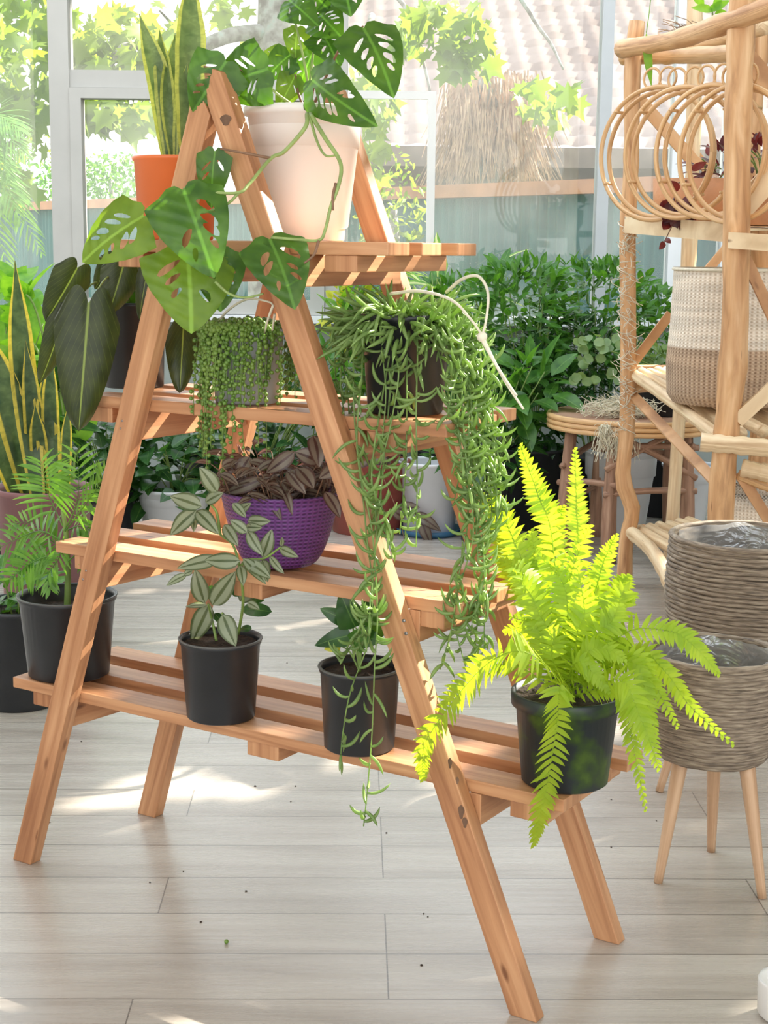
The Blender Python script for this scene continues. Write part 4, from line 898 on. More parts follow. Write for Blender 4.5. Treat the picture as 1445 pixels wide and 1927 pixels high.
c, r1_, r2_, h = potpx(1062, .125, ZS[0], 208, 162, 172)
o = potted('potted_fern', 'bright yellow green boston fern in mossy dark pot on bottom shelf end', c, r1_, r2_, h, 'mossy_pot', None, 'soil', .95, .024, .006)
rng = random.Random(71); top = c + V((0, 0, h * .95))
def fernp(t): return (1 - t) ** .55 * (.75 + .35 * sin(pi * t)) if t < 1 else 0
FR_ = [([(1060, 1260), (1040, 1020), (1012, 930), (980, 840)], .12, 34), ([(1075, 1250), (1088, 1050), (1085, 950), (1082, 846)], .14, 26), ([(1090, 1260), (1115, 1130), (1135, 1060), (1158, 1008)], .12, 26), ([(1040, 1250), (1000, 1100), (960, 1000), (922, 915)], .14, 36),
       ([(1045, 1250), (980, 1120), (940, 1020), (905, 925)], .20, 34), ([(1060, 1240), (1050, 1080), (1040, 1000), (1058, 955)], .2, 34), ([(1100, 1260), (1150, 1180), (1170, 1120), (1186, 1130)], .1, 36), ([(1095, 1260), (1140, 1170), (1165, 1110), (1178, 1085)], .16, 34),
       ([(1030, 1270), (1000, 1232), (930, 1240), (860, 1310), (800, 1400), (796, 1465)], -.115, 46), ([(1062, 1300), (1055, 1290), (1048, 1360), (1030, 1470), (1015, 1540), (1004, 1590)], -.03, 40),
       ([(1090, 1250), (1170, 1195), (1260, 1188), (1310, 1220), (1352, 1268)], .1, 32), ([(1100, 1260), (1190, 1225), (1250, 1262), (1300, 1330), (1380, 1402)], .14, 28), ([(1100, 1280), (1165, 1280), (1205, 1350), (1240, 1445)], .02, 40), ([(1105, 1280), (1160, 1300), (1190, 1400), (1215, 1525)], .06, 26),
       ([(1110, 1260), (1180, 1235), (1225, 1280), (1275, 1368)], .1, 28), ([(1110, 1270), (1180, 1245), (1215, 1300), (1235, 1385)], .08, 28), ([(1050, 1270), (1010, 1140), (985, 1080), (935, 1050)], .10, 38), ([(1055, 1270), (1060, 1180), (1075, 1080), (1110, 990)], .12, 40),
       ([(1045, 1270), (1020, 1180), (1000, 1120), (960, 1080)], .08, 38), ([(1070, 1270), (1100, 1200), (1120, 1130), (1150, 1150)], .08, 40), ([(1050, 1280), (1020, 1240), (1010, 1180), (960, 1160)], .06, 36), ([(1075, 1290), (1090, 1240), (1130, 1220), (1175, 1240)], .04, 34),
       ([(1060, 1280), (1030, 1220), (990, 1180), (950, 1190)], .16, 34), ([(1080, 1280), (1110, 1230), (1150, 1220), (1180, 1210)], .12, 36), ([(1065, 1270), (1070, 1180), (1060, 1100), (1010, 1040)], .1, 40), ([(1060, 1280), (1085, 1200), (1100, 1150), (1085, 1060)], .06, 38),
       ([(1050, 1290), (1040, 1240), (1040, 1200), (1010, 1150)], .04, 34), ([(1080, 1280), (1120, 1200), (1150, 1170), (1165, 1140)], .06, 36), ([(1060, 1290), (1080, 1250), (1110, 1260), (1145, 1300)], .02, 28), ([(1040, 1280), (990, 1260), (950, 1250), (920, 1270)], .08, 34),
       ([(1050, 1270), (1010, 1150), (960, 1060), (940, 985)], .16, 34), ([(1060, 1270), (1030, 1130), (1010, 1060), (1000, 1000)], .15, 38), ([(1080, 1270), (1110, 1170), (1120, 1100), (1130, 1050)], .17, 36)]
for q, v_, w_ in FR_:
    pts = [top + V((rng.uniform(-.02, .02), rng.uniform(-.02, .02), 0))] + [Pv(x, y, v_ + (0.01 * i)) for i, (x, y) in enumerate(q)][1:]
    pts = spline(pts, 24); L = sum((pts[i + 1] - pts[i]).length for i in range(24)); g = MB(); k = mpp(pts[0])
    nf = facing(pts[12], rng, .5, .35)
    pinnate(g, pts, max(14, int(L / .0122)), w_ * k * .98, .0108, nf, 74, fernp, .35, .1, 4, lambda t: max(.16, (min(1, t * 5 + .25)) * (1 - max(0, (t - .5) / .5) ** 1.8 * .8)), .0011, rng, .08); g.build('frond', M['lf_fern'], o)

c, r1_, r2_, h = potpx(130, .125, ZS[0], 182, 150, 150)
o = potted('potted_palm', 'young feather palm in wide black pot on left end of bottom shelf', c, r1_, r2_, h, 'black_plastic', 'black_rim', 'soil', .80, .010, .003)
rng = random.Random(81); cb_ = c + V((0, 0, h * .8))
stem([cb_, Pv(128, 1080, .125), Pv(125, 1010, .125), Pv(118, 960, .12)], .008, 'green_stem', o, 'trunk')
for q, v_, w_ in (([(120, 1000), (140, 960), (148, 920), (145, 850)], .12, 66), ([(118, 990), (95, 940), (85, 905), (78, 868)], .12, 62), ([(122, 1000), (160, 950), (185, 915), (198, 885)], .10, 46), ([(120, 1020), (80, 1000), (40, 1010), (-10, 1035)], .10, 70), ([(122, 1040), (80, 1050), (50, 1065), (20, 1090)], .06, 60),
                  ([(122, 1000), (150, 990), (170, 1000), (190, 1035)], .14, 44), ([(120, 1030), (100, 1020), (60, 985), (20, 985)], .16, 50), ([(125, 1060), (150, 1040), (165, 1060), (170, 1100)], .06, 30), ([(120, 1010), (110, 1050), (90, 1080), (95, 1110)], .05, 36)):
    pts = spline([Pv(x, y, v_) for x, y in q], 16); g = MB(); pinnate(g, pts, 13, w_ * 1.15 * mpp(pts[0]), .0085, facing(pts[8], rng, .4, .6), 66, 'lance', .5, .12, 5, lambda t: .45 + .55 * sin(pi * min(1, t * .9 + .1)), .0018, rng, .15); g.build('frond', M['lf_palm'], o)

# ------------------------------------------------------------------ floor plants behind
def floorpot(name, label, px, py, wtop, wbot, hpx, mat, rim=None, soil='soil', cat='potted plant', soilh=.88):
    """py = lowest visible row of the base"""
    c = Pz(px, py, 0); k = mpp(c); c = V((c.x, c.y + wbot / 2 * k, 0)); k = mpp(c)
    return potted(name, label, c, wtop / 2 * k, wbot / 2 * k, hpx * k, mat, rim, soil, soilh, .014, .005, 0, cat), c, k, hpx * k
def bush(o, c, r, n, L, Wd, mat, seed, shape='ovate', stems=10, base=None, upz=.3, name='foliage', smat='green_stem', droop=.4):
    rg = random.Random(seed); g = MB(); sg = MB(); base = base or (c - V((0, 0, r[2])))
    for i in range(stems):
        a = rg.uniform(0, 2 * pi); rr = rg.random() ** .5
        e = c + V((r[0] * rr * cos(a) * .9, r[1] * rr * sin(a) * .9, r[2] * rg.uniform(-.2, .9)))
        tube(sg, spline([base + V((cos(a) * .02, sin(a) * .02, 0)), base.lerp(e, .5) + V((0, 0, .03)), e], 8), .003, 5)
    for i in range(n):
        a = rg.uniform(0, 2 * pi); zz = rg.uniform(-1, 1); rr = rg.uniform(.45, 1) * sqrt(max(0, 1 - zz * zz * .8))
        q = V((cos(a) * rr, sin(a) * rr, zz)); p = c + V((q.x * r[0], q.y * r[1], q.z * r[2]))
        d = V((q.x + rg.uniform(-.7, .7), q.y + rg.uniform(-.7, .7), q.z * .6 + rg.uniform(-.5, .5) + upz)); nn = V((q.x * .5 + rg.uniform(-.5, .5), q.y * .5 - .2, 1))
        l = L * rg.uniform(.65, 1.2); leaf(g, p, d, nn, l, l * Wd / L, shape, droop, .12, 4, 1)
    sg.build('stems', M[smat], o); g.build(name, M[mat], o)
# low black pot bottom left
o, c, k, h = floorpot('potted_foliage_plant', 'black floor pot of low green leaves at lower left edge', 22, 1342, 175, 145, 190, 'black_plastic')
bush(o, c + V((0, 0, h + .05)), (.11, .09, .07), 70, .07, .04, 'lf_mid', 4, 'heart', 8, c + V((0, 0, h * .88)))
# snake plant in mauve pot
c = P(85, 1010, 5.0); c.z = 0; k = mpp(c); hh_ = P(85, 915, 5.0).z
o = potted('potted_snake_plant', 'tall snake plant with yellow leaf edges in mauve floor pot', c, 90 * k, 74 * k, hh_, 'mauve_pot', None, 'soil', .96, .02, .008)
rng = random.Random(91)
for bx, tx, ty, wpx, mx_ in ((72, 28, 490, 50, 44), (92, 84, 690, 40, 88), (62, -40, 600, 60, 18), (84, 22, 600, 34, 52), (122, 128, 760, 22, 124), (40, -60, 700, 50, -10), (66, 48, 640, 36, 62), (104, 96, 655, 34, 96), (80, 66, 760, 34, 74)):
    b_ = P(bx, 925, 5.0 + rng.uniform(-.06, .06)); t_ = P(tx, ty, 4.95 + rng.uniform(-.1, .1)); g = MB(); md = P(mx_, (925 + ty) / 2, 4.97)
    ribbon(g, spline([b_ - V((0, 0, .05)), md, t_], 20), facing(b_, rng, .22, 0), wpx * mpp(b_), 'snake', .16, 3, .035); g.build('leaf', M['lf_snake'], o)
# big leaf plants at left by the window
o, c, k, h = floorpot('potted_banana_plant', 'broad bright green leaf plant behind the tall snake plant', 130, 1085, 150, 120, 130, 'black_plastic')
for bx, by, tx, ty, w_ in ((150, 840, 138, 650, 76), (110, 850, 60, 700, 60), (40, 720, 0, 580, 60), (60, 700, 70, 560, 50), (20, 640, 60, 520, 44), (10, 560, 50, 500, 40), (100, 720, 110, 640, 50)):
    g = MB(); Y_ = c.y + rng.uniform(-.05, .15); camleaf(g, P(bx, by, Y_), P(tx, ty, Y_), w_, rng, 'ovate', .08, .1, 10, 2); g.build('leaf', M['lf_bright'], o)
    stem([c + V((0, 0, h * .88)), P((bx + 130) / 2, by + 30, c.y), P(bx, by, Y_)], .006, 'green_stem', o)
# pothos in white pot
o, c, k, h = floorpot('potted_ivy', 'green ivy overflowing white pot on the floor behind the stand', 322, 1030, 140, 110, 105, 'white_pot')
bush(o, P(330, 890, c.y) , (.22, .16, .18), 210, .11, .085, 'lf_dark', 14, 'heart', 14, c + V((0, 0, h * .88)), -.1)
o, c, k, h = floorpot('potted_ivy', 'dark leafy ivy in black floor pot left of the white ivy pot', 190, 1030, 120, 100, 100, 'black_plastic')
bush(o, P(195, 860, c.y), (.20, .14, .17), 150, .11, .085, 'lf_dark', 15, 'heart', 12, c + V((0, 0, h * .88)), -.1)
# maroon pot with trailing inch plant
o, c, k, h = floorpot('potted_inch_plant', 'maroon floor pot with trailing purple inch plant behind the second shelf', 690, 1010, 160, 130, 135, 'maroon_pot')
g = MB()
for x0, y0, x1, y1, w_ in ((745, 960, 790, 955, 26), (780, 965, 830, 1000, 22), (790, 970, 812, 1028, 24), (760, 975, 735, 958, 22), (755, 1035, 812, 1058, 26), (758, 1038, 772, 1068, 24), (740, 1020, 775, 1045, 20), (790, 1025, 760, 1040, 20), (700, 850, 660, 880, 30), (690, 850, 730, 870, 30), (640, 870, 600, 900, 30), (700, 830, 720, 800, 26)): camleaf(g, P(x0, y0, c.y - .2), P(x1, y1, c.y - .22), w_, rng, 'ovate', .12, .12)
bush(o, c + V((0, 0, h + .04)), (.16, .14, .07), 110, .08, .034, 'lf_purple', 16, 'ovate', 10, c + V((0, 0, h * .88))); g.build('trailing_leaves', M['lf_purple'], o)
stem([c + V((0, 0, h * .9)), P(700, 860, c.y - .15), P(745, 955, c.y - .2), P(765, 1035, c.y - .2)], .003, 'brown_stem', o)
o, c, k, h = floorpot('potted_seedling', 'white floor pot on blue saucer with one small green shoot', 808, 1012, 118, 96, 138, 'white_pot')
g = MB(); lathe(g, c, [(0, .001), (57 * k, .001), (64 * k, .03), (61 * k, .03), (55 * k, .006), (0, .006)], 36); g.build('saucer', M['blue_plastic'], o)
stem([c + V((0, 0, h * .88)), c + V((0, 0, h + .06))], .006, 'green_stem', o); g = MB()
for i in range(6): leaf(g, c + V((0, 0, h + .01 * i)), V((cos(i * 2.2), sin(i * 2.2), .4)), V((0, -.3, 1)), .09, .045, 'ovate', .5)
g.build('leaves', M['lf_mid'], o)
# dark pots behind the fern with the big bush
SPEC = [('potted_shrub', 'glossy green shrub in large black floor pot behind the fern', 1000, 1000, 130, 110, 150, 'black_plastic', [((975, 620), (.30, .2, .30), 640, .085, .038, 'lf_mid'), ((990, 760), (.28, .16, .26), 420, .10, .04, 'lf_dark')]),
        ('potted_citrus', 'tall citrus bush with light new leaves beside the rustic shelf', 1120, 985, 130, 110, 120, 'black_plastic', [((1120, 600), (.34, .22, .27), 760, .075, .036, 'lf_mid'), ((1070, 680), (.28, .2, .22), 1000, .05, .022, 'lf_dark')]),
        ('potted_shrub', 'small leaved dark shrub seen between the rustic shelf and its basket', 1250, 975, 110, 90, 110, 'black_plastic', [((1225, 640), (.20, .15, .24), 420, .065, .03, 'lf_mid')]),
        ('potted_corn_plant', 'bright corn plant standing behind the middle of the stand', 590, 962, 110, 90, 110, 'grey_plastic', [((640, 640), (.14, .12, .20), 36, .26, .05, 'lf_bright')]),
        ('potted_croton', 'yellow speckled croton behind the string of bananas', 712, 962, 110, 90, 110, 'black_plastic', [((665, 600), (.14, .1, .24), 90, .09, .04, 'lf_yellow'), ((700, 640), (.2, .1, .22), 120, .13, .05, 'lf_mid')]),
        ('potted_dracaena', 'striped dracaena with cream centred leaves behind the top shelf', 835, 962, 110, 90, 110, 'black_plastic', [((840, 540), (.22, .12, .10), 26, .26, .045, 'lf_stripe'), ((860, 640), (.32, .14, .30), 460, .09, .035, 'lf_mid')]),
        ('potted_zz_plant', 'dark broad leaf plant in floor pot between fern and round table', 912, 1025, 100, 84, 110, 'black_plastic', [((985, 735), (.16, .12, .13), 60, .17, .08, 'lf_mid'), ((930, 830), (.2, .12, .16), 120, .13, .05, 'lf_dark')]),
        ('potted_greenery', 'leafy green plant behind the pearls on the window side', 500, 990, 110, 90, 110, 'black_plastic', [((590, 720), (.16, .1, .14), 90, .11, .05, 'lf_mid'), ((560, 840), (.22, .12, .2), 120, .14, .06, 'lf_dark')]),
        ('potted_greenery', 'leafy green plant in floor pot under the black philodendron pot', 400, 985, 120, 100, 120, 'black_plastic', [((400, 850), (.24, .12, .2), 140, .13, .07, 'lf_dark')]),
        ('potted_greenery', 'dense green plant with broad shiny leaves at the far left edge', -40, 1075, 140, 110, 100, 'black_plastic', [((30, 640), (.16, .12, .2), 60, .16, .09, 'lf_bright'), ((60, 790), (.2, .12, .2), 100, .13, .08, 'lf_dark')])]
for i, (nm, lb, px, py, wt, wb, hp, mt_, bl) in enumerate(SPEC):
    o, c, k, h = floorpot(nm, lb, px, py, wt, wb, hp, mt_)
    for j, ((bx, by), r, n, L, Wd, lm) in enumerate(bl):
        cc = P(bx, by, c.y); bush(o, cc, r, n, L, Wd, lm, 100 + i * 7 + j, 'strap' if L > .2 else 'ovate', 12, c + V((0, 0, h * .88)), .5 if L > .2 else .3, 'foliage', 'green_stem', .5)

# ------------------------------------------------------------------ rustic round table
tz = P(1190, 777, 6.75).z; tc_ = P(1192, 777, 6.75); k = mpp(tc_); R = 158 * k
o = thing('round_table', V((tc_.x, tc_.y, 0)), 'round rustic stick table by the window', 'table'); tc_ = V((tc_.x, tc_.y, tz))
g = MB()
for i in range(26):
    y = -R + R * 2 * (i + .5) / 26; hw = sqrt(max(0, R * R - y * y)) - .01; tube(g, [tc_ + V((-hw, y, -.012)), tc_ + V((hw, y, -.012))], R / 26 * .95, 7)
g.build('top_sticks', M['brown_branch'], o)
g = MB()
for dz, rr in ((-.012, .013), (-.035, .012), (-.057, .012)):
    tube(g, [tc_ + V((R * cos(a), R * sin(a), dz)) for a in [2 * pi * i / 48 for i in range(49)]], rr, 7, False)
g.build('rim', M['rattan'], o)
rng = random.Random(7); feet_ = []
for px, a in ((1085, 3.5), (1130, 4.3), (1325, 5.4), (1315, .8), (1190, 1.9)):
    q = tc_ + V((R * .82 * cos(a), R * .82 * sin(a), -.06)); f_ = V((q.x, q.y, 0)) + V((cos(a) * .03, sin(a) * .03, 0)); feet_.append((q, f_))
    g = MB(); tube(g, spline([f_, (q + f_) / 2 + V((rng.uniform(-.01, .01), 0, 0)), q], 10), [.036 - .001 * i for i in range(11)], 10); g.build('leg', M['brown_branch'], o)
for i, j, z0, z1 in ((0, 1, .32, .34), (1, 2, .30, .31), (1, 2, .42, .60), (2, 1, .38, .56), (2, 3, .5, .3), (3, 4, .4, .42), (4, 0, .45, .4), (0, 4, .2, .24), (1, 2, .5, .5)):
    a, b_ = feet_[i][1].copy(), feet_[j][1].copy(); a.z, b_.z = z0, z1; d = (b_ - a).normalized(); a -= d * .03; b_ += d * .03
    g = MB(); tube(g, spline([a, (a + b_) / 2 + V((0, 0, .01)), b_], 6), .014, 8); g.build('stretcher', M['brown_branch'], o)
c = tc_ + V((.12, -.05, .002)); 
o = potted('potted_jade', 'round leaf succulent in wide black bowl on the round table', c, .16, .13, .19, 'black_plastic', None, 'soil', .92, .012, .004)
bush(o, c + V((0, 0, .22)), (.15, .13, .07), 150, .05, .042, 'lf_sage', 200, 'round', 10, c + V((0, 0, .17)), .3)
g = MB(); cc = P(1130, 655, c.y - .1)
for i in range(34): leaf(g, cc + V((rng.uniform(-.11, .09), rng.uniform(-.05, .05), rng.uniform(-.14, .06))), V((rng.uniform(-1, 1), -.5, rng.uniform(-.6, .6))), V((0, -1, .5)), .05, .045, 'round', .3)
g.build('trailing_leaves', M['lf_sage'], o); stem([c + V((0, 0, .18)), c + V((-.12, -.08, .24)), cc], .004, 'green_stem', o)
g = MB()
hc = P(1165, 790, tc_.y - R * .55); hc.z = tz + .03
for i in range(900):
    a = rng.uniform(0, 2 * pi); r = rng.uniform(0, .17); p = hc + V((cos(a) * r, sin(a) * r * .5, rng.uniform(-.015, .05) * (1.2 - r * 4))); q = p + V((rng.uniform(-.07, .07), rng.uniform(-.03, .03), rng.uniform(-.03, .03)))
    if i > 640: p = P(rng.uniform(1130, 1185), 800, tc_.y - R * .93); q = p + V((rng.uniform(-.05, .05), rng.uniform(-.03, .01), rng.uniform(-.16, .0)))
    tube(g, spline([p, (p + q) / 2 + V((rng.uniform(-.02, .02), 0, rng.uniform(-.02, .02))), q], 4), .0013, 3, False)
tag(g.build('straw_bundle', M['straw']), 'tangle of pale straw fibres lying on the round table edge', 'straw', kind='stuff')
o, c, k, h = floorpot('planter_pot', 'large empty white pot on the floor beneath the round table', 1170, 1012, 140, 96, 160, 'white_pot', None, 'soil', 'pot', .8)
g = MB(); 
for i in range(8): leaf(g, c + V((rng.uniform(-.04, .04), 0, h * .8)), V((rng.uniform(-1, 1), -.5, 1)), V((0, -1, .3)), .10, .02, 'lance')
g.build('sprout', M['lf_bright'], o)
o['label'] = 'large white pot with a few sprouts on the floor beneath the round table'
c = Pz(1290, 985); o = potted('planter_pot', 'pale empty bowl pot on the floor behind the round table', V((c.x, c.y, 0)), .13, .09, .30, 'white_pot', cat='pot')

# ------------------------------------------------------------------ rustic shelf on the right
def knob(pts, r, n=26, amp=.18, seed=0):
    q = spline(pts, n); return q, [r * (1 + amp * noise.noise(V((i * .55, seed * 3.1, 0))) + .05 * noise.noise(V((i * 1.7, seed, 3)))) for i in range(n + 1)]
YLp, YC = 5.75, 4.55
sh = thing('rustic_shelf', V((P(1330, 900, 5.2).x, 5.2, 0)), 'tall rustic shelf unit of peeled tree branches', 'shelf unit')
def br_(pts, r, mat='branch_wood', name='rail', seed=0, amp=.18):
    g = MB(); q, R_ = knob(pts, r, 26, amp, seed); tube(g, q, R_, 12); return g.build(name, M[mat], sh)
fl_ = Pz(1175, 1103); YLp = fl_.y
br_([fl_, P(1178, 1020, YLp), P(1190, 960, YLp), P(1172, 900, YLp), P(1180, 800, YLp), P(1182, 640, YLp), P(1181, 430, YLp), P(1188, 300, YLp), P(1190, 130, YLp), P(1199, 40, YLp)], .031, name='post', seed=1)
pc0 = Pz(1358, 1245); 
YC = pc0.y
br_([pc0, P(1356, 975, YC), P(1368, 800, YC), P(1382, 640, YC), P(1386, 430, YC), P(1388, 250, YC), P(1392, 120, YC), P(1400, -80, YC)], .043, name='post', seed=2, amp=.22)
br_([V((P(1452, 400, YC + .7).x, YC + .7, 0)), P(1440, 600, YC + .7), P(1410, 300, YC + .7), P(1424, 100, YC + .7), P(1430, -60, YC + .7)], .04, name='post', seed=3)
br_([V((P(1290, 400, YLp + .35).x, YLp + .35, 0)), P(1300, 400, YLp + .35), P(1308, -60, YLp + .35)], .03, 'pale_branch', 'post', 4)
# top beams
br_([P(1172, 92, YLp - .03), P(1270, 75, (YLp + YC) / 2), P(1370, 42, YC + .03), P(1490, 0, YC - .3)], .034, name='beam', seed=5)
br_([P(1172, 108, YLp + .1), P(1280, 105, YLp - .1), P(1400, 100, YC + .4)], .03, 'rattan', 'beam', 6)
br_([P(1180, 96, YLp + .2), P(1300, 84, YLp - .1), P(1440, 50, YC + .5)], .03, 'pale_branch', 'beam', 61)
# middle plank
g = MB(); a, b_ = P(1180, 423, YLp - .04), P(1384, 438, YC + .05); bar(g, a, b_, V((.03, .05, 0)), V((0, 0, .062))); g.build('shelf_board', M['pale_branch'], sh, False)
g = MB(); a, b_ = P(1372, 452, YC - .02), P(1520, 462, YC - .25); bar(g, a, b_, V((.02, .06, 0)), V((0, 0, .05))); g.build('shelf_board', M['pale_branch'], sh, False)
g = MB(); a, b_ = P(1185, 420, YLp + .25), P(1480, 420, YC + .75); bar(g, a, b_, V((.05, .12, 0)), V((0, 0, .03))); g.build('shelf_board', M['pale_branch'], sh, False)
g = MB(); hexa(g, [P(1192, 421, YLp), P(1392, 434, YC + .05), P(1540, 434, YC + .6), P(1300, 421, YLp + .3), P(1192, 417, YLp), P(1392, 430, YC + .05), P(1540, 430, YC + .6), P(1300, 417, YLp + .3)]); g.build('shelf_board', M['pale_branch'], sh, False)
# slatted platform (branches running towards the viewer)
zp = P(1190, 705, YLp).z
for i in range(9):
    a = P(1192 + i * 15, 702 - i * .6, YLp + .02 + i * .035); b_ = P(1352, 822, YC) + V((i * .085, i * .05, .004 * i)); a.z = zp + .004 * (i % 2)
    br_([a, (a + b_) / 2 + V((0, 0, .004)), b_], .022, 'pale_branch', 'slat', 10 + i, .12)
br_([P(1178, 728, YLp), P(1200, 728, YLp + .05), P(1300, 722, YLp + .3)], .024, 'rattan', 'rail', 20)
br_([P(1188, 692, YLp + .3), P(1330, 692, YLp + .35)], .012, 'branch_wood', 'rail', 21)
br_([P(1318, 832, YC - .03), P(1520, 850, YC - .1)], .03, 'pale_branch', 'rail', 22)
br_([V((P(1392, 878, YC).x, YC - .03, P(1392, 878, YC).z)), P(1520, 905, YC - .1)], .028, 'pale_branch', 'rail', 23)
br_([P(1388, 893, YC), P(1520, 945, YC - .05)], .018, 'rattan', 'rail', 24)
# braces
def flat(p0, p1, w_, name='brace', mat='branch_wood'):
    g = MB(); d = (p1 - p0).normalized(); hv = d.cross(V((0, 1, 0))).normalized(); bar(g, p0, p1, d.cross(hv) * .018, hv * w_); return g.build(name, M[mat], sh, False)
flat(P(1192, 745, YLp), P(1345, 905, YC + .1), .036); flat(P(1186, 690, YLp), P(1262, 590, YLp), .036); flat(P(1268, 585, YLp + .3), P(1372, 460, YLp + .3), .036)
flat(P(1200, 185, YLp + .3), P(1310, 310, YLp + .3), .05); flat(P(1290, 270, YLp + .35), P(1340, 330, YLp + .35), .04); flat(P(1388, 400, YC + .1), P(1480, 300, YC + .1), .075, mat='pale_branch'); flat(P(1406, 110, YC + .1), P(1480, 195, YC + .1), .06); flat(P(1386, 792, YC - .02), P(1470, 715, YC - .02), .045, mat='pale_branch')
flat(P(1395, 470, YC), P(1460, 610, YC), .035); flat(P(1390, 890, YC), P(1450, 985, YC), .035)
# lowest platform
zl = P(1190, 1000, YLp).z
for i in range(7):
    a = P(1186 + i * 18, 1003 - i, YLp + i * .04); a.z = zl; b_ = V((P(1330, 1120, 4.9).x + i * .09, 4.9 + i * .04, zl - .02))
    if i == 0: b_ = V((P(1275, 1100, 5.2).x, 5.2, zl - .09))
    br_([a, a.lerp(b_, .5) + V((.01, 0, .03 if i == 0 else .01)), b_], .027 if i == 0 else .022, 'pale_branch', 'slat', 30 + i)
br_([P(1188, 993, YLp + .3), P(1300, 990, YLp + .3)], .012, 'branch_wood', 'rail', 40)
# fibre rope wound on the left post
g = MB(); rng = random.Random(17)
for i in range(150):
    y = rng.uniform(440, 820); p = P(1180 + rng.uniform(-12, 8), y, YLp - .03); q = p + V((rng.uniform(-.05, .06), rng.uniform(-.03, .02), rng.uniform(-.05, .05)))
    tube(g, spline([p, (p + q) / 2 + V((rng.uniform(-.02, .02), -.01, 0)), q], 4), .0016, 3, False)
pts = [P(1180, 400 + i * 6, YLp) + V((.036 * cos(i * .9), .036 * sin(i * .9), 0)) for i in range(75)]; tube(g, pts, .002, 4, False)
g.build('wound_fibre', M['twine'], sh)
# jute basket on platform
c = P(1372, 782, YC + .42); zC = P(1352, 822, YC).z; c.z = zC + (zp - zC) * .42 / (YLp - YC) + .030; k = mpp(c)
o = thing('jute_basket', c, 'two tone woven jute basket, cream over brown, on the rustic shelf', 'basket')
Rb = 122 * k; hh_ = P(1372, 508, YC + .42).z - c.z
g = MB(); prof = [(0, 0), (Rb * .88, .0), (Rb * .97, .03), (Rb * 1.0, hh_ * .3), (Rb * .96, hh_ * .6), (Rb * .94, hh_), (Rb * .92, hh_ + .004), (Rb * .90, hh_), (Rb * .92, hh_ * .6), (Rb * .9, .03), (0, .02)]
pf = []
for a, b_ in zip(prof[:-1], prof[1:]):
    for i in range(5): pf.append((a[0] + (b_[0] - a[0]) * i / 5, a[1] + (b_[1] - a[1]) * i / 5))
lathe(g, c, pf, 64); jb = g.build('body', M['jute'], o)
g = MB(); tube(g, [c + V((Rb * .945 * cos(a), Rb * .945 * sin(a), hh_ + .002)) for a in [2 * pi * i / 60 for i in range(61)]], .006, 6, False); g.build('rim', M['twine'], jb)
# lower woven basket seen behind post
c = P(1432, 985, YC + .5); c.z = 0; g = MB(); lathe(g, c, [(0, .0), (.14, .0), (.16, .05), (.165, .45), (.155, .50), (.15, .45), (.14, .05), (0, .03)], 40); o = thing('jute_basket', c, 'plain brown woven basket on floor behind the thick shelf post', 'basket'); g.build('body', M['jute'], o)
# hoops
HO = [((1236, 290), 90, 122, YLp - .50, 'leftmost rattan hoop basket of the row on the rustic shelf'), ((1284, 288), 92, 120, YLp - .72, 'second rattan hoop basket from left on the rustic shelf'), ((1338, 286), 84, 122, YLp - .9, 'third rattan hoop basket from left on the rustic shelf'), ((1385, 290), 84, 126, YLp - 1.05, 'rattan hoop basket nearest the thick post on the rustic shelf')]
for (px, py), rx, ry, Y_, lb in HO:
    c0 = P(px, py, Y_); k = mpp(c0); rz = ry * k; yaw = math.acos(min(1, rx / ry)); ax = V((cos(yaw), -sin(yaw), 0)); nx = V((sin(yaw), cos(yaw), 0))
    o = thing('rattan_hoop', c0 - V((0, 0, rz)), lb, 'hoop basket')
    for q, (rr, off) in enumerate(((1.0, -.012), (.95, .022))):
        g = MB(); tube(g, [c0 + ax * (rz * rr * cos(a)) + V((0, 0, rz * rr * sin(a))) + nx * off for a in [2 * pi * i / 60 for i in range(61)]], .0085, 8, False); rg_ = g.build('ring', M['rattan'], o)
    for a in (.7, 2.4, 3.6, 5.6):
        g = MB(); e = c0 + ax * (rz * .975 * cos(a)) + V((0, 0, rz * .975 * sin(a))); tube(g, [e - nx * .025, e + nx * .035], .006, 6); g.build('peg', M['rattan'], rg_)
    for sg in (-1, 1):
        g = MB(); cc = c0 + V((0, 0, rz * 1.13)) + ax * (sg * .032); tube(g, [cc + ax * (.034 * cos(a)) + V((0, 0, .036 * sin(a))) for a in [2 * pi * i / 24 for i in range(25)]], .0045, 6, False); g.build('curl', M['rattan'], o)
